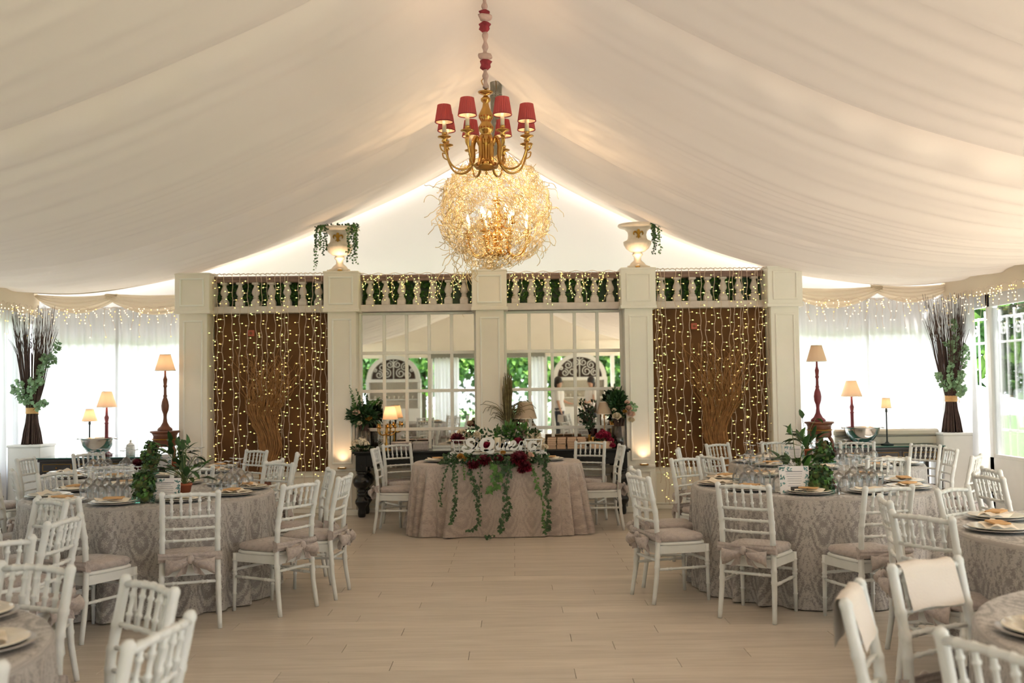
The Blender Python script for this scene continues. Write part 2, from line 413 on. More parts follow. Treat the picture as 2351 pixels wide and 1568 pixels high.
# ceiling lining: one cloth gathered on frames, ridge to eaves
prof_r = smooth_tab([(0, 4.68), (.1, 4.28), (.2, 3.95), (.3, 3.66), (.4, 3.40), (.5, 3.19), (.65, 2.95), (.8, 2.815), (.9, 2.785), (1.0, 2.83)])
prof_l = smooth_tab([(0, 4.68), (.1, 4.33), (.2, 4.02), (.3, 3.76), (.4, 3.51), (.5, 3.29), (.65, 3.02), (.8, 2.85), (.9, 2.80), (1.0, 2.83)])
FRM = [-5.4, -1.5, 2.45, 6.35, 10.3, 12.73]
fr = random.Random(11); FW = [(fr.uniform(7, 34), fr.uniform(0, 6.3), fr.uniform(.4, 1)) for _ in range(9)]
def ceil_z(u, Y, side):
    z = interp(prof_r if side > 0 else prof_l, u)
    for a, c in zip(FRM, FRM[1:]):
        if a <= Y <= c:
            t = (Y - a) / (c - a); e = min(Y - a, c - Y)
            z -= (1 if c < 12 else .45) * (.06 + .16 * sin(pi * min(u * 1.1, 1)) ** .7) * (.62 * (1 - math.exp(-e / .075)) + .45 * sin(pi * t))
            z -= .03 * math.exp(-((t - .52) * (c - a) / .03) ** 2) * (.35 + .65 * abs(sin(u * 30 + Y))) * (.3 + u)
            if Y - a < .6: z -= .016 * sin(u * 80 + side) * math.exp(-((Y - a - .16) / .12) ** 2) * sin(pi * u)
    am = .006 + .014 * u ** 1.5
    z += am * sum(w * sin(f * Y + p + 1.6 * sin(u * 3 + p)) for f, p, w in FW) * .55
    return z
ny = 560; Y0c, Y1c = -7.1, 12.72
for side, nm in ((1, 'ceiling'), (-1, 'ceiling')):
    wd = (XR_E - XR) if side > 0 else (XR - XL_E)
    o = B().grid(lambda i, j: (XR + side * wd * i, Y0c + (Y1c - Y0c) * j, ceil_z(i, Y0c + (Y1c - Y0c) * j, side)), 70, ny).build(nm, 'drape')
    struct(o)
    bb = B().tube([(XR + side * wd * k / 40, Y1c, ceil_z(k / 40, Y1c, side) - .004) for k in range(41)], .012, 6)
    struct(bb.build('ceiling_hem', 'drape', o))
# gable wall at the far end: canvas above, open window band below, posts
def gz(x):
    u = (x - XR) / ((XR_E - XR) if x > XR else (XL_E - XR)); return 5.15 - 2.2 * u
bw = B(); n = 24; xs = [XL_E + (XR_E - XL_E) * k / n for k in range(n + 1)]
vs = [(x, YG, 2.12 + .035 * abs(sin(k * 2.1))) for k, x in enumerate(xs)] + [(x, YG, gz(x)) for x in xs]
bw.add(vs, [(k, k + 1, n + 2 + k, n + 1 + k) for k in range(n)])
wall_back = struct(bw.build('wall_back', 'gable'))
for sg in (1, -1):
    wd_ = (XR_E - XR) if sg > 0 else (XR - XL_E)
    struct(B().grid(lambda i, j: (XR + sg * wd_ * i, 12.6 + .44 * j, ceil_z(i, 12.6, sg) + .10 + .1 * j), 30, 2).build('roof_strip', 'drape'))  # unseen strip added to keep sky light off the top of the gable
for x in (XL_E + .05, -3.6, 3.4, XR_E - .05):
    struct(B().cbox(x - .05, x + .05, YG + .02, YG + .12, -.05, 3.0, .005).build('wall_post', 'white', wall_back))
struct(B().box(XL_E, XR_E, YG + .02, YG + .1, -.05, .42).build('wall_skirt', 'white', wall_back))
# side walls: solid fascia above, posts, white skirt; right side holds clear windows
def side_wall(name, x, sg):
    f = B().box(min(x, x + sg * .06), max(x, x + sg * .06), YF, YG, 2.42, 2.95)
    w = struct(f.build(name, 'gable'))
    for yy in (12.9, 11.95, 8.3, 4.4, .4, -3.5, -7.1):
        struct(B().cbox(min(x, x + sg * .1), max(x, x + sg * .1), yy - .05, yy + .05, -.05, 2.9, .005).build('wall_post', 'white', w))
    struct(B().box(min(x, x + sg * .05), max(x, x + sg * .05), YF, YG, -.05, .62).build('wall_skirt', 'white', w))
    return w
wall_right = side_wall('wall_right', XR_E, 1); wall_left = side_wall('wall_left', XL_E, -1)
# right side window: panes with slim white bars
wn = tag(bpy.data.objects.new('window_1', None), kind='structure'); COL.objects.link(wn); wn.location = (XR_E + .03, 10.3, 0)
for k in range(4):
    y0 = -1.9 + k * .88
    struct(B().box(-.004, .004, y0 + .02, y0 + .86, .64, 2.4).build('window_pane', 'glass', wn))
    struct(B().cbox(-.02, .02, y0 - .02, y0 + .02, .62, 2.42, .003).build('window_bar', 'white', wn))
struct(B().cbox(-.025, .025, -1.9, 1.6, .62, .66, .003).build('window_sill', 'white', wn))

# ------------------------------------------------------------------ the decorated partition
YW, YC = 12.42, 12.10          # recess back, column fronts
colx = [on_y(p, 900, YC).x for p in (443, 785, 1126, 1469, 1806)]
bp = B().box(colx[0] - .1, colx[4] + .1, YW, YW + .1, 0, 2.5)
wall_mid = struct(bp.build('wall_middle', 'cream'))
def mould(bb, x0, x1, z0, z1, y, w=.022, d=.014):
    for a, c, e, g in ((x0, x1, z0, z0 + w), (x0, x1, z1 - w, z1), (x0, x0 + w, z0 + w, z1 - w), (x1 - w, x1, z0 + w, z1 - w)):
        bb.cbox(a, c, y - d, y + .004, e, g, .004)
    return bb
ZC0, ZC1 = 2.474, 2.955
for i, x in enumerate(colx):
    p = B().cbox(x - .172, x + .172, YC, YW + .1, 0, ZC0, .006).build('pilaster', 'cream2' if i > 2 else 'cream', wall_mid); struct(p)  # right pilasters coloured whiter to imitate the less warm light there
    struct(mould(mould(B(), x - .12, x + .12, .62, ZC0 - .09, YC), x - .12, x + .12, .08, .50, YC).cbox(x - .172, x + .172, YC - .02, YC + .004, .535, .565, .004).build('shaft_moulding', 'cream2', p))
    c = B().cbox(x - .212, x + .212, YC - .045, YW + .12, ZC0, ZC1, .008).cbox(x - .222, x + .222, YC - .055, YW + .13, ZC0 - .012, ZC0 + .03, .006).cbox(x - .218, x + .218, YC - .052, YW + .13, ZC1 - .02, ZC1 + .006, .005)
    struct(c.build('pilaster_capital', 'cream2' if i > 2 else 'cream', p))  # capital follows its shaft: whiter light at right put into the colour
    struct(mould(B(), x - .15, x + .15, ZC0 + .075, ZC1 - .06, YC - .045).build('capital_moulding', 'cream2', p))
    struct(B().cbox(x - .19, x + .19, YC - .02, YC + .004, 0, .07, .005).build('pilaster_base', 'cream2', p))
bays = [(colx[k] + .172, colx[k + 1] - .172) for k in range(4)]
for k, (x0, x1) in enumerate(bays):
    wp = struct(B().cbox(x0, x1, YW - .04, YW + .005, 0, .52, .004).build('wainscot_panel', 'cream', wall_mid))
    bb = B()
    if k in (1, 2):
        for q in range(3): mould(bb, x0 + .04 + (x1 - x0 - .06) * q / 3, x0 + .02 + (x1 - x0 - .06) * (q + 1) / 3, .08, .44, YW - .04)
    else: mould(bb, x0 + .03, x1 - .03, .06, .46, YW - .04)
    struct(bb.build('wainscot_moulding', 'cream2', wp))
    struct(B().cbox(x0, x1, YW - .06, YW - .036, 0, .05, .004).build('baseboard_strip', 'cream2', wp))
    where = ['far left', 'centre left', 'centre right', 'far right'][k]
    # printed canvas balustrade above each bay, built here as solid balusters
    bx0, bx1 = colx[k] + .212, colx[k + 1] - .212
    bt = thing('balustrade', ['balustrade of stone balusters above the left brown light panel', 'balustrade of stone balusters above the left grid mirror', 'balustrade of stone balusters above the right grid mirror', 'balustrade of stone balusters above the right brown light panel'][k], 'balustrade', ((bx0 + bx1) / 2, YW - .1, ZC0), 0, 'balustrades along the top of the partition')
    w = (bx1 - bx0) / 2
    B().cbox(-w, w, -.09, .1, 0, .085, .005).build('plinth', 'stone', bt)
    B().cbox(-w, w, -.06, .1, .385, .43, .005).cbox(-w, w, -.085, .1, .425, .455, .006).build('handrail', 'stonered', bt)
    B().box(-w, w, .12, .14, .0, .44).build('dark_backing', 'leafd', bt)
    lf = B(); lr = random.Random(k)
    for _ in range(520):
        px = lr.uniform(-w, w * (.62 if k % 2 else .7)); pz = lr.uniform(.08, .40)
        lf.leaf((px, .10 - lr.uniform(0, .03), pz), (lr.uniform(-1, 1), -.4, lr.uniform(-1, .6)), (0, -1, .3), .045, .022)
    stuff(lf.build('ivy_backdrop', 'leafl', bt))
    pf = [(.045, .085), (.045, .155), (.028, .18), (.026, .186), (.034, .192), (.034, .205), (.026, .212), (.042, .232), (.05, .255), (.046, .28), (.032, .315), (.024, .335), (.024, .35), (.034, .358), (.036, .366), (.045, .37), (.045, .386)]
    me = None
    for q in range(7):
        px = -w + (q + .55) * (2 * w) / 7.1
        if me is None:
            g = B().lathe([(r, z) for r, z in pf[2:14]], 14).cbox(-.05, .05, -.05, .05, .083, .15, .008).lathe([(.055, .145), (.036, .182)], 8, smooth=False).cbox(-.042, .042, -.042, .042, .36, .387, .004)
            o = g.build('baluster', 'stone', bt); me = o.data
        else: o = link('baluster', me, bt)
        o.location = (px, 0, 0)

# mirrors with a grid of panes
def mirror(k, label):
    x0, x1 = bays[k]; z0, z1 = .515, 2.47; yy = YW - .045
    t = thing('grid_mirror', label, 'mirror', ((x0 + x1) / 2, yy, z0), 0, 'grid mirrors in the partition')
    w = (x1 - x0) / 2; h = z1 - z0; fw = .03
    fb = B().cbox(-w, -w + fw, -.02, .03, 0, h, .004).cbox(w - fw, w, -.02, .03, 0, h, .004).cbox(-w + fw, w - fw, -.02, .03, h - fw, h, .004).cbox(-w + fw, w - fw, -.02, .03, 0, fw, .004)
    fb.build('frame', 'cream2', t)
    cw = (2 * w - 2 * fw) / 5; rh = (h - 2 * fw) / 4; me = None
    for i in range(1, 5): B().cbox(-w + fw + cw * i - .020, -w + fw + cw * i + .020, -.016, .01, fw, h - fw, .004).build('muntin', 'cream2', t)
    for j in range(1, 4): B().cbox(-w + fw, w - fw, -.019, .01, fw + rh * j - .020, fw + rh * j + .020, .004).build('muntin', 'cream2', t)
    for i in range(5):
        for j in range(4):
            if me is None: o = B().box(-cw / 2, cw / 2, 0, .008, -rh / 2, rh / 2).build('mirror_pane', 'mirror', t); me = o.data
            else: o = link('mirror_pane', me, t)
            o.location = (-w + fw + cw * (i + .5), .004, fw + rh * (j + .5))
mirror(1, 'grid mirror left of the middle pilaster behind the black console')
mirror(2, 'grid mirror right of the middle pilaster behind the black console')

# brown suede panels
def brown(k, label):
    x0, x1 = bays[k]
    o = B().cbox(x0 + .01, x1 - .005, YW - .06, YW - .002, .515, 2.472, .004).build('suede_panel', 'panel')
    tag(o, label, 'wall panel', 'brown suede panels'); return o
brown(0, 'brown suede wall panel behind the left curtain of fairy lights')
brown(3, 'brown suede wall panel behind the right curtain of fairy lights')
for px, py, k, nm in ((577, 765, 0, 'left'), (1593, 749, 3, 'right')):
    p = on_y(px, py, YW - .07)
    t = thing('alarm_call_point', 'small square red alarm call point on the %s brown panel' % nm, 'alarm button', p)
    B().cbox(-.038, .038, -.02, .012, -.038, .038, .006).build('housing', 'alarm', t)
    B().lathe([(.018, 0), (.018, .006), (0, .006)], 14, mtx=M4.Translation((0, -.02, 0)) @ M4.Rotation(pi / 2, 4, 'X')).build('button', 'bookcover', t)

# outdoors
lawn = struct(B().box(-40, 40, -45, 45, -.12, -.065).build('ground', 'grass'))
tag(B().box(-9.5, 9.5, -10, 16, -.064, -.061).build('terrace_paving', 'paving'), kind='structure')  # pale ring added for a brighter, less green bounce into the tent
# ------------------------------------------------------------------ curtains, swags, light icicles
def curtain(p0, p1, z0, z1, label, seed, amp=.05, pl=.12, m='sheer', flare=1.0, group='sheer white curtains'):
    """pleated hanging cloth from p0 to p1 (plan points)"""
    p0 = V((*p0, 0)); p1 = V((*p1, 0)); d = (p1 - p0); L = d.length; d.normalize(); nn = V((-d.y, d.x, 0)); r = random.Random(seed)
    ph = [(r.uniform(.6, 1.5), r.uniform(0, 6.3)) for _ in range(4)]
    def fn(i, j):
        x = i * L; a = 2 * pi * x / pl
        fall = 1 - j
        o = amp * (.45 + .75 * fall) * (sin(a + 1.6 * sin(x * 3.1 + ph[0][1]) + .35 * fall * sin(x * 5 + ph[1][1])) + .5 * sin(a * .43 + ph[2][1]))
        sx = x + .02 * fall * sin(a * .5 + ph[3][1])
        q = p0 + d * sx + nn * o; return (q.x, q.y, z0 + (z1 - z0) * j)
    o = B().grid(fn, max(24, int(L / pl * 9)), 14).build('sheer_curtain', m)
    return tag(o, label, 'curtain', group)
YK = 12.86
curtain((-6.16, YK), (-5.1, YK), .02, 2.62, 'white sheer curtain behind the twig bundle on the left side', 1)
curtain((-5.12, YK), (-3.75, YK), .02, 2.62, 'white sheer curtain behind the left bowl and table lamps', 2)
curtain((3.45, YK), (4.62, YK), .02, 2.62, 'white sheer curtain behind the tall red lamp on the right side', 3)
curtain((4.6, YK), (5.55, YK), .02, 2.62, 'white sheer curtain behind the right twig bundle and cream chest', 4)
curtain((5.57, 12.8), (5.60, 12.02), .02, 2.7, 'white sheer curtain on the right side wall beside the window', 5, .05)
curtain((-6.18, 12.78), (-6.2, 12.0), .02, 2.7, 'white sheer curtain on the left side wall by the twig bundle', 6, .05)
curtain((-6.2, 11.9), (-6.2, 4.5), .02, 2.6, 'long white sheer curtain along the left side wall', 7)
curtain((-6.2, 4.3), (-6.2, -6.5), .02, 2.6, 'long white sheer curtain on the left wall behind the camera', 8)
def swag(x0, x1, y, ztop, drop, label, seed):
    def fn(i, j):
        x = x0 + (x1 - x0) * i; s = sin(pi * i)
        z = ztop - .015 - (.05 + drop * s ** .8) * j - .03 * s
        return (x, y - .03 - .05 * sin(pi * j) - .010 * sin(j * 26 + i * 4), z)
    o = B().grid(fn, 26, 22).build('fabric_swag', 'swag'); return tag(o, label, 'swag', 'cream swags over the end curtains')
swag(-6.1, -5.05, 12.78, 2.80, .17, 'cream fabric swag over the end curtain above the left twig bundle', 1)
swag(-5.2, -3.9, 12.76, 2.80, .20, 'cream fabric swag over the end curtain next to the leftmost pilaster', 2)
swag(3.5, 4.75, 12.76, 2.78, .20, 'cream fabric swag over the end curtain next to the rightmost pilaster', 3)
swag(4.6, 5.66, 12.78, 2.80, .16, 'cream fabric swag over the end curtain above the right twig bundle', 4)
def valance(x, y0, y1, label):
    def fn(i, j): y = y0 + (y1 - y0) * i; return (x - (.05 if x > 0 else -.05) * sin(pi * j) * (1 + .2 * sin(i * 40)), y, 2.86 - .34 * j + .03 * sin(i * 9))
    tag(B().grid(fn, 60, 8).build('fabric_valance', 'swag'), label, 'valance')
valance(5.6, 12.85, 5.0, 'cream fabric valance along the top of the right side wall')
valance(-6.16, 12.85, 5.0, 'cream fabric valance along the top of the left side wall')
def icicles(p0, p1, z, n, label, seed):
    r = random.Random(seed); t = thing('icicle_lights', label, 'string lights', (0, 0, 0))
    p0 = V((*p0, z)); p1 = V((*p1, z)); w = B(); bl = B(); b2 = B()
    top = [p0.lerp(p1, k / 40) + V((0, 0, .02 * sin(k * 1.7) - .01)) for k in range(41)]; w.tube(top, .003, 4)
    for k in range(n):
        p = p0.lerp(p1, (k + r.uniform(.1, .9)) / n); ln = r.choice([.12, .2, .28, .38]); pts = [p.copy()]; x = 0
        for q in range(5): x += r.uniform(-.025, .025); pts.append(p + V((x * (p1 - p0).normalized().x, x * (p1 - p0).normalized().y - .005, -ln * (q + 1) / 5)))
        w.tube(pts, .0022, 4)
        for q in range(1, 6, 1 if ln < .25 else 2): (bl if r.random() < .7 else b2).ball(pts[q] + V((r.uniform(-.015, .015), -.012, 0)), 0.0075, 5, 4)
    w.build('wire', 'cable', t); stuff(bl.build('icicle_bulbs', 'icicle', t)); stuff(b2.build('icicle_bulbs', 'fairy', t))
icicles((-6.1, 12.66), (-3.95, 12.66), 2.60, 30, 'icicle fairy lights hanging along the left end curtain', 1)
icicles((3.6, 12.66), (5.6, 12.66), 2.60, 30, 'icicle fairy lights hanging along the right end curtain', 2)
icicles((5.5, 12.7), (5.5, 9.4), 2.62, 44, 'icicle fairy lights along the top of the right side wall', 3)
icicles((-6.06, 12.7), (-6.06, 11.2), 2.62, 20, 'icicle fairy lights along the top of the left side wall', 4)

# ------------------------------------------------------------------ chairs
def rearp(s, z):
    z_ = [0, .2, .44, .65, .925]; y_ = [-.235, -.205, -.19, -.20, -.255]; x_ = [.185, .178, .172, .170, .172]
    q = lambda t: interp(list(zip(z_, t)), z)
    return V((s * q(x_), q(y_), z))
def ringed(pts, r, rings, w=.006, up=.004):
    """tube whose radius swells at given positions along it (0..1) like turned bamboo nodes"""
    P = []; Rr = []; A = V(pts[0]); C = V(pts[-1]); L = (C - A).length
    ts = sorted(set([0, 1] + [min(1, max(0, t + e / L)) for t in rings for e in (-w * 1.3, -w * .5, w * .5, w * 1.3)]))
    for t in ts:
        k = t * (len(pts) - 1); i = min(int(k), len(pts) - 2); P.append(V(pts[i]).lerp(V(pts[i + 1]), k - i))
        near = min([abs(t - q) * L for q in rings] or [9]); Rr.append(r + (up if near < w * .8 else 0))
    return P, Rr
def make_chair():
    t = thing('chiavari_chair', 'x', 'chair')
    bb = B()
    def seat(i, j): return 0
    sw = lambda y: .172 + (.2 - .172) * (y + .19) / .39
    def slab(bb, z0, z1, ins, rnd=.0, crown=0.0):
        ys = [-.195 + ins, -.1, 0, .1, .16, .195 - ins]; n = 22; rings = []
        out = []
        for k in range(28):
            a = 2 * pi * k / 28; c, s = cos(a), sin(a); x = abs(c) ** .38 * (1 if c > 0 else -1); y = abs(s) ** .38 * (1 if s > 0 else -1)
            yy = y * (.195 - ins); out.append((x * (sw(yy) - ins), yy))
        prof_ = [(1 - rnd * 1.0, z0), (1, z0 + (z1 - z0) * .3), (1, z0 + (z1 - z0) * .7), (1 - rnd, z1)] + ([(.5, z1 + crown)] if crown else [])
        vs = [(x * s_, y * s_, z) for s_, z in prof_ for x, y in out]; fs = []
        for j in range(len(prof_) - 1):
            for i in range(28): k = (i + 1) % 28; fs.append((j * 28 + i, j * 28 + k, (j + 1) * 28 + k, (j + 1) * 28 + i))
        fs.append(tuple(range(27, -1, -1))); fs.append(tuple((len(prof_) - 1) * 28 + i for i in range(28)))
        bb.add(vs, fs, True)
    slab(bb, .418, .442, 0, .03)
    for x in (-1, 1): bb.add([(x * .165, -.18, .36), (x * .19, .18, .36), (x * .19, .18, .42), (x * .165, -.18, .42), (x * .15, -.18, .36), (x * .175, .18, .36), (x * .175, .18, .42), (x * .15, -.18, .42)], [(0, 1, 2, 3), (7, 6, 5, 4), (0, 4, 5, 1)])
    bb.box(-.18, .18, .168, .184, .36, .42).box(-.16, .16, -.19, -.175, .36, .42)
    bb.build('seat', 'chair', t)
    cu = B(); slab(cu, .443, .492, .006, .05, .012); cu.build('cushion', 'cushion', t)
    for s in (-1, 1):
        zs = [0, .1, .2, .3, .36, .44, .5, .58, .65, .72, .8, .87, .925]
        pts = [rearp(s, z) for z in zs]; P, Rr = [], []
        for z in [0, .05, .12, .2, .255, .262, .275, .285, .33, .337, .35, .358, .44, .50, .588, .597, .61, .618, .66, .668, .68, .69, .745, .753, .767, .775, .85, .893, .90, .915, .925, .93]:
            P.append(rearp(s, min(z, .929))); node = any(abs(z - q) < .011 for q in (.27, .345, .603, .674, .76))
            Rr.append((.0145 + .004 * min(1, z / .3)) * (1 if z < .9 else 1.0) + (.0028 if node else 0))
        P[-1] = rearp(s, .925) + V((0, -.002, .012)); Rr[-1] = .010; Rr[-2] = .019; Rr[-3] = .0205
        B().tube(P, Rr, 10).build('rear_leg', 'chair', t)
        F = [(s * .186, .196, 0), (s * .184, .188, .42)]
        P, Rr = ringed(F, .016, [.30, .64, .70, .88], .006, .0035); Rr = [r * (.74 + .32 * (p.z / .42)) for r, p in zip(Rr, P)]
        B().tube(P, Rr, 10).build('front_leg', 'chair', t)
        a, c = rearp(s, .25), V((s * .184, .19, .25)); P, Rr = ringed([a, c], .0105, [.2, .28, .72, .8], .006, .003); B().tube(P, Rr, 8).build('stretcher', 'chair', t)
    P, Rr = ringed([(-.184, .19, .30), (.184, .19, .30)], .0105, [.2, .28, .72, .8], .006, .003); B().tube(P, Rr, 8).build('stretcher', 'chair', t)
    P, Rr = ringed([rearp(-1, .315), rearp(1, .315)], .0105, [.2, .28, .72, .8], .006, .003); B().tube(P, Rr, 8).build('stretcher', 'chair', t)
    for z, r, nm in ((.902, .0135, 'top_rail'), (.76, .0105, 'back_rail'), (.68, .0095, 'back_rail'), (.60, .0095, 'back_rail')):
        a, c = rearp(-1, z), rearp(1, z); n = [k / 6 for k in range(1, 6)] if z in (.902, .76) else [.2, .4, .6, .8]
        bow = .018; m = [a.lerp(c, k / 8) + V((0, -bow * sin(pi * k / 8), .012 * sin(pi * k / 8) if z > .9 else 0)) for k in range(9)]
        P, Rr = ringed(m, r, n, .006, .0032); B().tube(P, Rr, 8).build(nm, 'chair', t)
    me = None
    for k in range(1, 6):
        f = k / 6; a = rearp(-1, .76).lerp(rearp(1, .76), f) + V((0, -.018 * sin(pi * f), 0)); c = rearp(-1, .902).lerp(rearp(1, .902), f) + V((0, -.018 * sin(pi * f), .012 * sin(pi * f)))
        P, Rr = ringed([a, c], .0085, [.28, .72], .007, .0042); B().tube(P, Rr, 8).build('spindle', 'chair', t)
    # sash and bow tied behind the posts at cushion height
    sb = B()
    for z0, z1 in ((.455, .53),):
        pts = [rearp(-1, .49) + V((-.022, .02, 0)), rearp(-1, .49) + V((-.024, -.012, 0)), rearp(-1, .49) + V((-.008, -.026, 0)), V((0, -.228, .49)), rearp(1, .49) + V((.008, -.026, 0)), rearp(1, .49) + V((.024, -.012, 0)), rearp(1, .49) + V((.022, .02, 0))]
        C_ = catmull(pts, 5)
        sb.grid(lambda i, j: (lambda p: (p.x, p.y - .006 * sin(pi * j) - .003 * sin(j * 14 + i * 9), p.z + (j - .5) * (.085 - .03 * sin(pi * i))))(C_[min(int(round(i * (len(C_) - 1))), len(C_) - 1)]), len(C_) - 1, 8)
    sb.build('sash', 'cushion', t)
    kb = B()
    for s in (-1, 1):
        def loop(i, j):
            a = 2 * pi * i; w = (.016 + .064 * (1 - cos(a)) / 2); x = .012 + .070 * (1 - cos(a)) ; y = .036 * sin(a) * (.7 + .5 * sin(j * 7 + a))
            return (s * x, -.262 + y - .01 * sin(pi * j), .474 - .045 * (1 - cos(a)) / 2 + (j - .5) * 2 * w * (1 - .18 * (1 - cos(a)) * abs(2 * j - 1)) + .009 * sin(a * 2 + j * 8))
        kb.grid(loop, 20, 7)
        def tail(i, j): return (s * (.012 + .05 * j + (i - .5) * (.02 + .05 * j)), -.262 - .012 * sin(i * pi * 2 + j * 3), .47 - .085 * j - .02 * i * j)
        kb.grid(tail, 6, 7)
    kb.ball((0, -.272, .482), .026, 10, 8, (.9, .7, 1.2))
    kb.build('bow', 'cushion', t)
    return t
CH0 = make_chair(); CH0.scale = (1, 1, .955); _used = [False]; CHAIRS = []
def chair(x, y, face, label, group=None):
    """seat centre on the floor; face = direction (dx, dy) the sitter looks"""
    rz = atan2(face[1], face[0]) - pi / 2
    if not _used[0]: _used[0] = True; CH0.location = (x, y, 0); CH0.rotation_euler = (0, 0, rz); CH0['label'] = label; o = CH0
    else: o = dup(CH0, (x, y, 0), rz, label)
    if group: o['group'] = group
    CHAIRS.append((x, y, rz, label)); return o
G = {}
TL, TBL, TR, TBR, TFR, TNL, TSL, TNR = (-2.76, 7.62), (-3.52, 9.55), (2.29, 7.70), (3.02, 9.70), (3.22, 5.15), (-2.35, 2.95), (-3.55, 4.95), (2.36, 3.0)
gL, gBL, gR, gBR, gFR, gNL, gSW = ('chairs around the left round table', 'chairs around the rear left round table', 'chairs around the right round table', 'chairs around the rear right round table', 'chairs around the front right round table', 'chairs at the nearest left table', 'chairs at the sweetheart table')
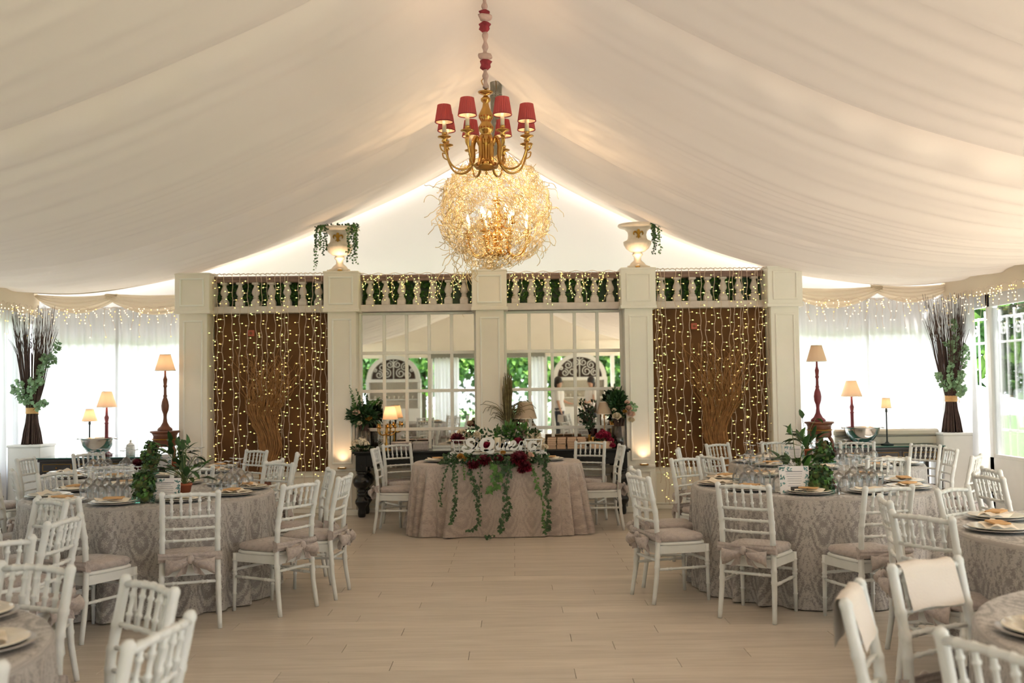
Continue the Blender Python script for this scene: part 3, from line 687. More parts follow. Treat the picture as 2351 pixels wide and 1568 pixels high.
LST = [
 (-2.20, 6.80, (-.32, .95), 'white chiavari chair with its back to the camera, in front of the left menu card', gL),
 (-2.88, 6.82, (.42, .91), 'white chiavari chair with its back to the camera, left front of the left round table', gL),
 (-1.70, 7.09, (-.86, .5), 'white chiavari chair at the aisle side of the left round table, bow showing', gL),
 (-1.52, 7.54, (-.99, .1), 'white chiavari chair seen edge on, last on the aisle side of the left round table', gL),
 (-1.72, 8.00, (-.95, -.3), 'white chiavari chair behind the edge-on chair at the left round table', gL),
 (-2.12, 8.26, (-.55, -.84), 'white chiavari chair at the far right side of the left round table, facing the camera', gL),
 (-3.35, 8.38, (.45, -.89), 'white chiavari chair beyond the glasses on the left round table, facing the camera', gL),
 (-3.48, 7.98, (.88, -.48), 'white chiavari chair at the far left side of the left round table', gL),
 (-3.68, 7.52, (.97, .15), 'white chiavari chair on the wall side of the left round table', gL),
 (-3.38, 6.92, (.72, .69), 'white chiavari chair at the front left of the left round table, cut by the frame', gL),
 (-2.85, 10.30, (-.62, -.78), 'white chiavari chair standing before the left fairy lights, behind the rear left table', gBL),
 (-2.50, 9.45, (-.97, .2), 'white chiavari chair on the aisle side of the rear left round table', gBL),
 (-2.42, 9.98, (-.97, -.2), 'white chiavari chair edge on below the left willow bundle', gBL),
 (-4.15, 10.10, (.82, -.56), 'white chiavari chair beyond the rear left table below the left steel bowl', gBL),
 (-4.45, 9.62, (.98, .0), 'white chiavari chair left of the rear left table near the white plinth', gBL),
 (-4.25, 9.10, (.86, .5), 'white chiavari chair at the front left of the rear left round table', gBL),
 (-2.95, 8.92, (-.6, .8), 'white chiavari chair half hidden behind the peace lily between the two left tables', gBL),
 (-4.95, 9.75, (.96, -.2), 'white chiavari chair at the left edge showing one post beside the white plinth', None),
 (1.68, 6.93, (.55, .83), 'white chiavari chair with its back to the camera, front left of the right round table', gR),
 (1.14, 7.30, (.95, .3), 'white chiavari chair on the aisle side of the right round table, nearer of the two', gR),
 (1.20, 7.84, (.99, .05), 'white chiavari chair on the aisle side of the right round table, farther of the two', gR),
 (1.62, 8.38, (.62, -.78), 'white chiavari chair at the far left of the right round table, facing the camera', gR),
 (2.42, 6.92, (-.28, .96), 'white chiavari chair with its back to the camera, front right of the right round table', gR),
 (3.00, 8.20, (-.6, -.8), 'white chiavari chair at the far right of the right round table, facing the camera', gR),
 (2.30, 10.35, (.6, -.8), 'white chiavari chair beneath the right willow bundle, at the rear right table', gBR),
 (2.12, 9.55, (.93, .35), 'white chiavari chair on the aisle side of the rear right round table', gBR),
 (1.90, 9.98, (.97, -.2), 'white chiavari chair seen edge on before the right fairy lights', gBR),
 (2.90, 10.65, (.1, -.99), 'white chiavari chair behind the rear right table, left of the upturned glasses', gBR),
 (3.20, 8.85, (-.05, .99), 'white chiavari chair in front of the rear right table, back to the camera', gBR),
 (3.60, 10.45, (-.3, -.95), 'white chiavari chair behind the rear right table below the right steel bowl', gBR),
 (4.02, 10.15, (-.85, -.5), 'white chiavari chair in front of the dark right sideboard, farther of two', gBR),
 (3.90, 9.50, (-.97, .1), 'white chiavari chair in front of the dark right sideboard, nearer of two', gBR),
 (3.85, 8.90, (-.8, .6), 'white chiavari chair in front of the white plinth on the right', gBR),
 (3.52, 6.92, (.95, .1), 'white chiavari chair beside the right window wall, nearer of the pair', None),
 (3.80, 7.41, (.97, -.1), 'white chiavari chair beside the right window wall, farther of the pair', None),
 (2.34, 5.60, (.97, -.2), 'white chiavari chair seen edge on at the aisle side of the front right table', gFR),
 (2.23, 5.08, (.86, .5), 'white chiavari chair angled at the aisle side of the front right table, cushion showing', gFR),
 (2.85, 5.95, (.6, -.8), 'white chiavari chair at the far side of the front right table, facing the camera', gFR),
 (2.66, 4.50, (.6, .8), 'white chiavari chair cut by the right frame edge at the front right table', gFR),
 (1.62, 3.45, (.46, -.89), 'white chiavari chair with a white towel over its top rail, near right foreground', None),
 (1.30, 3.08, (.9, -.44), 'white chiavari chair seen edge on in the near right foreground with a towel', None),
 (1.43, 2.62, (.91, .41), 'white chiavari chair at the bottom right corner of the picture', None),
 (-1.43, 3.27, (-.68, -.73), 'white chiavari chair in the near left foreground, farther of the two by the aisle', gNL),
 (-1.24, 2.85, (-.99, .15), 'white chiavari chair in the near left foreground, nearest to the aisle', gNL),
 (-1.56, 2.50, (-.75, .66), 'white chiavari chair at the bottom left corner of the picture', gNL),
 (-1.92, 3.60, (-.35, -.94), 'white chiavari chair behind the plate at the lower left, facing the camera', gNL),
 (-2.59, 5.22, (-.98, .05), 'white chiavari chair seen edge on at the left, tall post with a bow', None),
 (-2.51, 4.60, (-.8, .6), 'white chiavari chair at the left edge with its back to the aisle, nearer', None),
 (-2.95, 5.85, (-.6, -.8), 'white chiavari chair at the left edge facing the camera, farther', None),
 (-1.24, 10.76, (.99, -.05), 'white chiavari chair side on at the left end of the sweetheart table', gSW),
 (-1.20, 11.27, (.55, -.84), 'white chiavari chair behind the left end of the sweetheart table, facing the camera', gSW),
 (0.92, 10.80, (-.99, -.05), 'white chiavari chair side on at the right end of the sweetheart table', gSW),
 (0.80, 11.30, (-.35, -.94), 'white chiavari chair behind the right end of the sweetheart table, facing the camera', gSW),
]
TABS = (TL, TBL, TR, TBR, TFR, TNL, TSL, TNR); PLACED = []
for (x, y, fc, lb, gp) in LST:
    near = min(TABS, key=lambda c: hypot(c[0] - x, c[1] - y)); dx, dy = x - near[0], y - near[1]; dd = hypot(dx, dy)
    if near in (TL, TR, TBL, TBR) and gp != gSW and dd < 1.10:
        vx, vy = x / hypot(x, y), y / hypot(x, y); sg = 1 if dx * vx + dy * vy > 0 else -1   # slide along the line from the lens
        for st in range(1, 16):
            nx, ny = x + sg * vx * .02 * st, y + sg * vy * .02 * st
            if any(hypot(nx - q[0], ny - q[1]) < .47 for q in PLACED) or any(c is not near and hypot(nx - c[0], ny - c[1]) < 1.0 for c in TABS): break
            if hypot(nx - near[0], ny - near[1]) > hypot(x - near[0], y - near[1]) + .004: x, y = nx, ny
            if hypot(x - near[0], y - near[1]) >= 1.10: break
    PLACED.append((x, y)); chair(x, y, fc, lb, gp)


# ------------------------------------------------------------------ tables and cloths
def fold_fn(seed, n):
    r = random.Random(seed); ph = [r.uniform(0, 6.3) for _ in range(5)]
    def f(a):
        b_ = a + .10 * sin(3 * a + ph[0]) + .05 * sin(7 * a + ph[1])
        return (1.5 * (1 - abs(sin(n * b_ / 2 + ph[2])) ** .7) - .45) * (.65 + .35 * sin(4 * a + ph[3])) + .28 * sin((n + 9) * a + ph[4])
    return f
def cloth(rad, ht, seed, m, n=20, flare=.02, amp=.085):
    """tablecloth over an outline rad(angle), reaching the floor"""
    ff = fold_fn(seed, n); bb = B(); N = 260; per = [0]
    P = lambda a, s: V((rad(a)[0] * s, rad(a)[1] * s, 0))
    for k in range(N): per.append(per[-1] + (P(2 * pi * (k + 1) / N, 1) - P(2 * pi * k / N, 1)).length)
    rows = [(0, 0), (.03, .02), (.08, .08), (.16, .2), (.3, .38), (.5, .58), (.7, .75), (.85, .88), (.95, .97), (1, 1)]
    vs = []; fs = []; uv = []
    top = [.02, .35, .7, .93, .985, 1.0]
    for s in top:
        for k in range(N + 1): a = 2 * pi * k / N; p = P(a, s); vs.append((p.x, p.y, ht - (.004 if s == 1.0 else 0))); uv.append((p.x, p.y))
    for d, g in rows[1:]:
        for k in range(N + 1):
            a = 2 * pi * k / N; p = P(a, 1); q = V(p).normalized(); f = ff(a)
            e = .012 + flare * g + amp * g * f
            zz = ht - d * (ht - .006)
            if d > .94: zz += .010 * max(0, f) * (d - .94) / .06
            vs.append((p.x + q.x * e, p.y + q.y * e, zz)); uv.append((per[k], zz))
    w = N + 1
    for j in range(len(top) + len(rows) - 2):
        for k in range(N): fs.append((j * w + k, j * w + k + 1, (j + 1) * w + k + 1, (j + 1) * w + k))
    bb.add(vs, fs, True, uv); return bb.build('tablecloth', m)
TR_ = .90
def round_table(c, ht, seed, label, lc, m='cloth'):
    t = thing('round_table', label, 'table', (*c, 0), 0, 'round banquet tables under damask cloths')
    B().lathe([(.86, 0), (.88, .006), (.88, .02), (.86, .026)], 40, (0, 0, ht - .034)).build('tabletop', 'darkwood', t)
    for k in range(4):
        a = pi / 4 + k * pi / 2; B().tube([(.6 * cos(a), .6 * sin(a), 0), (.5 * cos(a), .5 * sin(a), ht - .034)], .018, 8).build('leg', 'iron', t)
    o = cloth(lambda a: (TR_ * cos(a), TR_ * sin(a)), ht, seed, m); o.location = (*c, 0)
    tag(o, lc, 'tablecloth', 'floor length damask tablecloths')
HT = .76
for c, sd, w in ((TL, 1, 'left'), (TBL, 2, 'rear left'), (TR, 3, 'right'), (TBR, 4, 'rear right'), (TFR, 5, 'front right'), (TNL, 6, 'nearest left'), (TSL, 7, 'left edge'), (TNR, 8, 'nearest right')):
    round_table(c, HT, sd, 'round banquet table hidden under the %s grey damask cloth' % w, 'floor length grey damask tablecloth on the %s round table' % w)
SW = (-.175, 10.68)
def sup(a): c, s = cos(a), sin(a); return (.885 * abs(c) ** .5 * (1 if c > 0 else -1), .43 * abs(s) ** .5 * (1 if s > 0 else -1))
t = thing('sweetheart_table', 'small rectangular sweetheart table hidden under the taupe cloth before the mirrors', 'table', (*SW, 0))
B().cbox(-.72, .72, -.32, .32, .70, .73, .005).build('tabletop', 'darkwood', t)
for x in (-.65, .65):
    for y_ in (-.28, .28): B().tube([(x, y_, 0), (x, y_, .7)], .018, 8).build('leg', 'iron', t)
o = cloth(sup, .74, 21, 'cloth_warm', 19, .04, .12); o.location = (*SW, 0)
tag(o, 'floor length taupe damask tablecloth on the sweetheart table', 'tablecloth', 'floor length damask tablecloths')
# towels laid over two top rails
def towel(x, y, face, label, off=.0):
    t = None; rz = atan2(face[1], face[0]) - pi / 2
    def fn(i, j):
        xx = -.115 + .27 * i + off; a = rearp(1, .91)
        s = (j - .5) * 2; arc = abs(s)
        yy = a.y - .018 + (.022 if s > 0 else -.022) * min(1, arc * 6) + (.05 * arc if s > 0 else -.0) * 1.0; zz = .891 - .17 * max(0, arc - .08) - .004 * sin(i * 7)
        return (xx, yy, zz)
    o = B().grid(fn, 10, 22).build('hand_towel', 'towel'); o.location = (x, y, 0); o.rotation_euler = (0, 0, rz); tag(o, label, 'towel')
towel(*PLACED[39], (.46, -.89), 'white towel folded over the top rail of the near right chair', -.02)
towel(*PLACED[40], (.9, -.44), 'white towel on the edge-on chair in the near right foreground')
# ------------------------------------------------------------------ table settings
def dahlia(bb, c, r, seed, up=(0, -.5, .8), layers=6, pw=.42):
    rr = random.Random(seed); up = V(up).normalized(); a = up.orthogonal().normalized(); b_ = up.cross(a); c = V(c)
    for k in range(layers):
        n = 7 + 2 * k; el = 1.45 - 1.7 * (k / (layers - 1)); ln = r * (.45 + .55 * (k / (layers - 1)))
        for i in range(n):
            t = 2 * pi * (i + .5 * (k % 2)) / n + rr.uniform(-.1, .1); rad = a * cos(t) + b_ * sin(t)
            d = rad * cos(el) + up * sin(el); bb.leaf(c + d * r * .12, d, up * cos(el) - rad * sin(el) * .99 + rad * .01, ln, ln * pw * 1.2, .5, -.12)
    bb.ball(tuple(c + up * r * .15), r * .4, 8, 6)
    return bb
def rose(bb, c, r, seed, up=(0, -.6, .7)):
    rr = random.Random(seed); up = V(up).normalized(); a = up.orthogonal().normalized(); b_ = up.cross(a); c = V(c)
    for k, (n, rad0, h, tilt) in enumerate(((3, .28, .55, .1), (4, .5, .42, .3), (5, .78, .22, .62), (5, 1.0, .05, 1.0))):
        for i in range(n):
            t0 = 2 * pi * i / n + k * .7
            def pet(u, v):
                t = t0 + (u - .5) * 2 * pi / n * 1.35; w = 1 - (2 * u - 1) ** 2 * .5
                R1 = r * (rad0 * (.45 + .55 * v)) * (1 + .06 * sin(3 * u + k)); z = r * (-.45 + (h + .45) * v * w) - r * .14 * v * v * tilt
                return tuple(c + (a * cos(t) + b_ * sin(t)) * R1 + up * z)
            bb.grid(pet, 4, 3)
    return bb
def make_glass():
    pr_ = [(.0385, 0), (.0405, .02), (.0435, .05), (.042, .075), (.032, .098), (.014, .110), (.0045, .118), (.0038, .135), (.0038, .185), (.006, .193), (.034, .2005), (.035, .203), (0, .204)]
    return B().lathe(pr_, 14, cap=False).build('wine_glass', 'glass')
GL0 = make_glass(); _g = [False]
def glass(x, y, z, label, group, s=1.0):
    if not _g[0]: _g[0] = True; o = GL0
    else: o = GL0.copy(); COL.objects.link(o)
    o.location = (x, y, z); o.scale = (s, s, s); o.rotation_euler = (0, 0, RND.uniform(0, 6)); tag(o, label, 'glass', group); return o
def cluster(spots, label, group, z=.762):
    for px, py in spots: p = on_z(px, py, z); glass(p.x, p.y, z, label, group, RND.uniform(.96, 1.05))
GLL = 'upturned wine glass in the cluster left of the menu card on the left round table'
cluster([(196, 1141), (214, 1147), (232, 1150), (250, 1146), (268, 1143), (205, 1130), (224, 1133), (243, 1131), (262, 1129), (283, 1147), (297, 1150), (281, 1128), (300, 1126), (316, 1131)], GLL, 'upturned glasses left of the card, left table')
cluster([(498, 1126), (516, 1131), (534, 1128), (507, 1116), (525, 1117), (543, 1118), (560, 1124), (552, 1110), (570, 1114), (536, 1107)], 'upturned wine glass in the cluster right of the peace lily on the left round table', 'upturned glasses right of the lily, left table')
cluster([(205, 1088), (222, 1091), (238, 1087), (252, 1090), (213, 1080), (231, 1079), (247, 1080), (283, 1084), (297, 1087), (309, 1082), (290, 1075)], 'upturned wine glass on the rear left round table, left of the mossy tray', 'upturned glasses on the rear left table, left side')
cluster([(425, 1080), (440, 1083), (455, 1079), (432, 1072), (447, 1071), (462, 1072)], 'upturned wine glass on the rear left round table, near the left fairy lights', 'upturned glasses on the rear left table, right side')
cluster([(1694, 1114), (1710, 1117), (1727, 1114), (1744, 1118), (1701, 1103), (1719, 1103), (1736, 1104), (1758, 1110)], 'upturned wine glass in the cluster left of the menu card on the right round table', 'upturned glasses left of the card, right table')
cluster([(1788, 1129), (1807, 1131), (1822, 1128)], 'upturned wine glass standing before the menu card on the right round table', 'upturned glasses before the right menu card')
cluster([(1912, 1131), (1940, 1129), (1926, 1119), (1952, 1117), (1968, 1122), (1985, 1118), (2003, 1119), (1960, 1106), (1980, 1105), (2000, 1106), (2017, 1112)], 'upturned wine glass in the cluster right of the ivy on the right round table', 'upturned glasses right of the ivy, right table')
cluster([(1922, 1064), (1936, 1067), (1950, 1064), (1966, 1066), (1980, 1063), (1993, 1066), (1929, 1056), (1944, 1055), (1972, 1055), (2006, 1060), (1866, 1064), (1878, 1061)], 'upturned wine glass on the rear right round table below the steel bowl', 'upturned glasses on the rear right table')
cluster([(1716, 1066), (1730, 1069), (1745, 1066), (1722, 1058), (1760, 1063)], 'upturned wine glass on the rear right round table, near the right fairy lights', 'upturned glasses on the rear right table, left side')

def make_setting():
    c = B().lathe([(.06, 0), (.10, .002), (.155, .012), (.168, .016), (.166, .019), (.11, .008), (0, .006)], 32).build('charger_plate', 'silver')
    d = B().lathe([(.06, .008), (.095, .010), (.143, .022), (.15, .026), (.147, .029), (.09, .016), (0, .014)], 32).build('dinner_plate', 'plate')
    def nap(i, j):
        x = (i - .5) * .24; y = (j - .5) * .16; h = .029 + .010 * sin(i * 8 + j * 3) * (1 - abs(2 * j - 1)) + .006 * (1 - (2 * j - 1) ** 2) + .006 * sin(j * 14 + i * 4)
        return (x * (1 - .25 * abs(2 * j - 1)) + .01 * sin(j * 9), y, h)
    n = B().grid(nap, 12, 10).build('linen_napkin', 'napkin')
    k = B().cbox(-.065, .065, -.042, .042, .040, .050, .002).build('kraft_favour_box', 'kraft')
    f = B().cbox(-.003, .003, -.07, .03, .001, .004, .001).cbox(-.011, .011, .03, .07, .001, .004, .001).build('fork', 'steel')
    kn = B().cbox(-.004, .004, -.08, .0, .001, .005, .001).cbox(-.008, .008, 0, .10, .001, .003, .001).build('knife', 'steel')
    return [c, d, n, k, f, kn]
ST0 = make_setting(); _s = [False]
def setting(tc, ang, rad, where, z=.762, cut=True, kraft=True, tb=None):
    x, y = tc[0] + rad * cos(ang), tc[1] + rad * sin(ang); rz = ang + pi / 2
    first = not _s[0]; _s[0] = True
    if first: cut = kraft = True
    names = ['silver charger plate, %s', 'cream dinner plate, %s', 'rumpled cream napkin, %s', 'kraft favour box, %s', 'steel fork, %s', 'steel knife, %s']
    cats = ['charger', 'plate', 'napkin', 'favour box', 'fork', 'knife']
    for i, o0 in enumerate(ST0):
        if (i > 3 and not cut) or (i == 3 and not kraft):
            if first: raise RuntimeError
            continue
        if first: o = o0
        else: o = o0.copy(); COL.objects.link(o)
        a = rz + (RND.uniform(-.35, .35) if i in (2, 3) else 0); ox = {4: -.20, 5: .20}.get(i, 0)
        o.location = (x + ox * cos(rz), y + ox * sin(rz), z + (.0005 if i < 4 else .001)); o.rotation_euler = (0, 0, a)
        tag(o, names[i] % where, cats[i], 'place settings on the ' + tb if tb else None)
def settings(tc, n, a0, w, keep=None, cut=True):
    for k in range(n):
        ang = a0 + 2 * pi * k / n
        if keep and not keep(ang % (2 * pi)): continue
        nth = ['first', 'second', 'third', 'fourth', 'fifth', 'sixth', 'seventh', 'eighth', 'ninth', 'tenth'][k]
        setting(tc, ang, .71, '%s place anticlockwise from the %s side of the %s table' % (nth, 'right' if cos(a0) > 0 else 'left', w), cut=cut, kraft=(k * 7 + int(tc[0] * 10)) % 3 != 0, tb=w + ' round table')
settings(TL, 10, R_(-18), 'left'); settings(TR, 10, R_(0), 'right')
settings(TBL, 9, R_(-10), 'rear left', cut=False); settings(TBR, 9, R_(10), 'rear right', cut=False)
settings(TFR, 9, R_(175), 'front right', keep=lambda a: 1.9 < a < 4.6, cut=False)
settings(TNL, 9, R_(12), 'nearest left', keep=lambda a: a < 1.7 or a > 5.2, cut=False)
settings(TNR, 9, R_(172), 'nearest right', keep=lambda a: 2.4 < a < 3.9, cut=False)
settings(TSL, 9, R_(10), 'left edge', keep=lambda a: a < 1.0 or a > 5.4, cut=False)

# ------------------------------------------------------------------ centrepieces
def menu_card(px, py, label, w=.20, h=.175, z=.762, tw=0.0):
    p = on_z(px, py, z); t = thing('menu_card', label, 'menu card', (p.x, p.y, z), tw, 'menu cards on the round tables')
    T = M4.Rotation(R_(-9), 4, 'X')
    B().cbox(-w / 2, w / 2, -.002, .002, 0, h, .0008, T).build('card', 'paper', t)
    B().box(-w / 2, w / 2, 0, .06, 0, .006).box(-.03, .03, .0, .055, .006, .05).build('stand', 'darkwood', t)
    ln = B(); r = random.Random(int(px))
    for k in range(7):
        zz = h * (.80 - .085 * k); ww = w * (.28 if k == 0 else r.uniform(.16, .30)); ln.box(-ww, ww, -.0035, -.0022, zz - (.003 if k == 0 else .0014), zz + (.003 if k == 0 else .0014), T)
    stuff(ln.build('text_lines', 'ink', t))
    lv = B()
    for k in range(64):
        c = r.choice(((-1, 1), (1, 1), (-1, -1), (1, -1), (-1, .3), (1, .3), (-1, -.3), (1, -.3), (-.4, 1), (.4, -1)))
        x = c[0] * w * .40 + r.uniform(-.018, .018); zz = h / 2 + c[1] * h * .40 + r.uniform(-.016, .016)
        x = max(-w * .46, min(w * .46, x)); zz = max(.012, min(h - .012, zz)); q = V((x, -.003, zz)); a = r.uniform(0, 6.28)
        lv.add([T @ (q + V((cos(a + m) * s, 0, sin(a + m) * s))) for m, s in ((0, .012), (1.2, .005), (3.14, .012), (4.3, .005))], [(0, 1, 2, 3)])
    stuff(lv.build('leaf_border', 'inkteal', t)); return t
def peace_lily(p, z, label, sc=1.0, seed=1, bare=False):
    t = thing('potted_peace_lily', label, 'potted plant', (p[0], p[1], z), seed, None); r = random.Random(seed)
    B().lathe([(.045 * sc, 0), (.062 * sc, .085 * sc), (.068 * sc, .086 * sc), (.068 * sc, .105 * sc), (.056 * sc, .105 * sc), (.05 * sc, .09 * sc), (0, .09 * sc)], 18).build('pot', 'terracotta', t)
    st = B()
    for k in range(24):
        a = 2 * pi * k / 24 * 2.4; out = r.uniform(.05, .17) * sc; h = r.uniform(.04, .19) * sc * (1.7 if k % 6 == 0 else 1)
        tip = V((cos(a) * out, sin(a) * out, .09 * sc + h)); st.tube(catmull([(0, 0, .08 * sc), (cos(a) * out * .35, sin(a) * out * .35, .09 * sc + h * .6), tip], 4), .0028, 5)
        lb = B(); d = V((cos(a), sin(a), r.uniform(-.5, 1.0) if k % 5 else 1.6)).normalized(); lb.leaf(tip, d, V((0, 0, 1)) - d * d.z, r.uniform(.11, .17) * sc, r.uniform(.05, .07) * sc, .3, .12 if k % 5 else 0)
        lb.build('leaf', r.choice(['leaf', 'leafl', 'leaf']), t)
    if not bare:
        for k in range(2):
            a = 1.2 + k * 2; tip = V((cos(a) * .06 * sc, sin(a) * .06 * sc, (.42 + .03 * k) * sc)); st.tube([(0, 0, .08 * sc), (tip.x * .5, tip.y * .5, .25 * sc), tip], .003, 5)
            lb = B(); lb.leaf(tip, (cos(a) * .2, sin(a) * .2, 1), (0, -1, .2), .11 * sc, .07 * sc, .5, .0); lb.build('spathe', 'leafl', t)
    st.build('stems', 'stem', t)
def ivy_blob(bb, c, rad, n, seed, sz=.035):
    r = random.Random(seed); c = V(c)
    for _ in range(n):
        d = rv(r); p = c + V((d.x * rad[0], d.y * rad[1], d.z * rad[2])); bb.ivy(p, rv(r) + V((0, 0, -.5)), d, sz * r.uniform(.7, 1.3))
    return bb
def moss_tray(p, z, label, w, h, seed, tall=.0):
    t = thing('moss_arrangement', label, 'centrepiece', (p[0], p[1], z), .15, 'mossy centrepieces')
    B().cbox(-w / 2, w / 2, -w * .32, w * .32, 0, .05, .004).build('tray', 'glassgreen', t)
    m = B(); r = random.Random(seed)
    for k in range(int(9 + tall * 40)): m.ball((r.uniform(-w * .38, w * .38), r.uniform(-w * .22, w * .22), .035 + r.uniform(0, h * .5)), r.uniform(.02, .04), 7, 5)
    stuff(m.build('moss', 'moss', t))
    if tall: B().lathe([(.03, .02), (.045, h * .4), (.035, h * .8), (.02, h)], 10, wob=lambda a, z: 1 + .2 * sin(a * 3 + z * 30)).build('driftwood', 'drygrass', t)
    iv = ivy_blob(B(), (0, 0, h * .55), (w * .5, w * .36, h * .5), int(150 + 200 * tall), seed, .034); stuff(iv.build('ivy', 'leaf', t))
    iv = ivy_blob(B(), (0, -.02, h * .5), (w * .52, w * .4, h * .5), 60, seed + 9, .032); stuff(iv.build('ivy', 'leafl', t))
def flower(p, r, label, seed, m='dahlia', kind=dahlia):
    bb = B(); kind(bb, (0, 0, r * .55), r, seed); o = bb.build('dahlia_bloom' if kind is dahlia else 'rose_bloom', m); o.location = p; return tag(o, label, 'flower')
Z_ = .762
menu_card(379, 1152, 'menu card with eucalyptus border standing on the left round table', .205, .165)
menu_card(372, 1086, 'menu card with eucalyptus border on the rear left round table', .17, .175)
menu_card(1826, 1134, 'menu card with eucalyptus border standing on the right round table', .21, .195)
menu_card(1826, 1064, 'menu card with eucalyptus border on the rear right round table', .19, .17)
p = on_z(331, 1153, Z_); moss_tray(p, Z_, 'low mossy glass tray with ivy beside the menu card on the left round table', .15, .22, 3, .3)
p = on_z(345, 1090, Z_); moss_tray(p, Z_, 'tall mossy driftwood with ivy on the rear left round table', .15, .30, 4, .5)
p = on_z(1884, 1132, Z_); moss_tray(p, Z_, 'ivy filled glass tray right of the menu card on the right round table', .17, .20, 5, .2)
p = on_z(1893, 1066, Z_); moss_tray(p, Z_, 'ivy filled glass tray on the rear right round table below the copper pedestal', .18, .22, 6, .2)
p = on_z(424, 1136, Z_); peace_lily(p, Z_, 'potted peace lily in terracotta right of the menu card, left round table', .82, 2)
p = on_z(1832, 1118, Z_); peace_lily(p, Z_, 'potted peace lily rising behind the menu card on the right round table', .85, 5)
p = on_z(1852, 1054, Z_); peace_lily(p, Z_, 'leafy potted peace lily on the rear right round table', 1.0, 8, True)
p = on_z(400, 1082, Z_); peace_lily(p, Z_, 'leafy potted peace lily on the rear left round table behind the card', .9, 11, True)
for px, py, z, r_, l in ((318, 1076, .80, .075, 'burgundy dahlia head left of the tall mossy driftwood on the rear left table'), (1902, 1112, .80, .05, 'burgundy dahlia head at the right of the ivy tray, right round table'), (1908, 1123, .765, .04, 'small burgundy dahlia low beside the ivy tray, right round table'), (1904, 1046, .82, .07, 'burgundy dahlia head on the ivy tray of the rear right table'), (1887, 1049, .79, .05, 'smaller burgundy dahlia low on the ivy tray of the rear right table')):
    flower(on_z(px, py, z), r_, l, int(px))
# ------------------------------------------------------------------ sideboards with lamps and bowls, plinths with twig bundles
def sideboard(x0, x1, y0, y1, ht, label):
    t = thing('sideboard', label, 'sideboard', ((x0 + x1) / 2, (y0 + y1) / 2, 0)); w = (x1 - x0) / 2; d = (y1 - y0) / 2
    B().cbox(-w - .03, w + .03, -d - .03, d + .02, ht - .014, ht, .003).build('glass_top', 'greenedge', t)
    B().cbox(-w - .02, w + .02, -d - .02, d, ht - .05, ht - .0145, .006).build('top_board', 'darkwood', t)
    B().cbox(-w, w, -d, d, ht - .19, ht - .05, .004).build('carcass', 'darkwood', t)
    n = 3
    for k in range(n):
        a = -w + .03 + k * (2 * w - .06) / n; c = a + (2 * w - .06) / n - .03
        f = B().cbox(a, c, -d - .012, -d + .002, ht - .175, ht - .065, .003).build('drawer', 'darkwood', t)
        mould(B(), a + .012, c - .012, ht - .165, ht - .075, -d - .010, .007, .006).build('gilt_trim', 'goldpaint', f)
        B().lathe([(.006, 0), (.006, .012), (.012, .018), (.0, .026)], 10, mtx=M4.Translation(((a + c) / 2, -d - .012, ht - .12)) @ M4.Rotation(pi / 2, 4, 'X')).build('knob', 'brass', f)
    for sx in (-1, 1):
        for sy in (-1, 1):
            B().add([(sx * w + q * .05 * -sx * k, sy * d + r * .05 * -sy * k, z) for z, k in ((0, .55), (ht - .19, 1)) for q, r in ((0, 0), (1, 0), (1, 1), (0, 1))], [(0, 1, 5, 4), (1, 2, 6, 5), (2, 3, 7, 6), (3, 0, 4, 7), (0, 3, 2, 1), (4, 5, 6, 7)]).build('leg', 'darkwood', t)
    return t
sideboard(-5.68, -4.42, 11.98, 12.42, .745, 'dark sideboard with green glass top before the left sheer curtain')
sideboard(3.72, 5.14, 11.98, 12.42, .765, 'dark sideboard with gilt drawers before the right sheer curtain')
def shade(t, z, rb, rt, h, m='shade', lamp=9, n=40, pleat=.03):
    bb = B(); bb.lathe([(rb, z), (rb * .5 + rt * .5, z + h * .5), (rt, z + h)], n * 2, cap=False, wob=lambda a, zz: 1 + pleat * (1 if int(round(a / (2 * pi) * n * 2)) % 2 else -1) * .5)
    o = bb.build('lamp_shade', m, t)
    B().tube([(rb * cos(a * pi / 12), rb * sin(a * pi / 12), z) for a in range(25)], .004, 5).build('shade_binding', 'cream', o)
    B().tube([(rt * cos(a * pi / 12), rt * sin(a * pi / 12), z + h) for a in range(25)], .004, 5).build('shade_binding', 'cream', o)
    B().ball((0, 0, z + h * .45), .022, 10, 8).build('bulb', 'bulb', o)
    return o
def lamp(px, Y, zb, label, prof, rb, rt, h, ztop, mbase, watt=.7, msh='shade'):
    """turned table lamp whose shade ends at height ztop above its foot"""
    x = on_y(px, 950, Y).x; t = thing('table_lamp', label, 'lamp', (x, Y, zb))
    B().lathe(prof, 16).build('stem', mbase, t); shade(t, ztop - h, rb, rt, h, msh)
    if watt: point('lamp_light', (x, Y, zb + ztop - h * .55), watt, (1, .70, .42), .03)
    return t
turned = lambda H, k=1.0: [(.085 * k, 0), (.088 * k, .015), (.08 * k, .03), (.055 * k, .05), (.028 * k, .10), (.020 * k, .16), (.024 * k, .2), (.042 * k, .25), (.046 * k, .30), (.038 * k, .35), (.02 * k, .40), (.026 * k, .415), (.018 * k, .43), (.016 * k, H * .7), (.022 * k, H * .72), (.026 * k, H * .735), (.018 * k, H * .75), (.026 * k, H * .84), (.02 * k, H * .86), (.012 * k, H * .9), (.01 * k, H)]
slim = lambda H, r=.009: [(.075, 0), (.075, .012), (.03, .02), (.012, .04), (r, .06), (r, H * .86), (r * 1.8, H * .88), (r, H)]
redstem = lambda H: [(.07, 0), (.07, .02), (.03, .05), (.022, .1), (.021, H * .62), (.028, H * .64), (.018, H * .66), (.028, H * .75), (.016, H * .80), (.01, H)]
ZS1, ZS2 = .745, .765
lamp(379, 11.95, 1.055, 'tall turned mahogany table lamp on the left round pedestal', turned(.73), .118, .062, .19, .91, 'redwood')
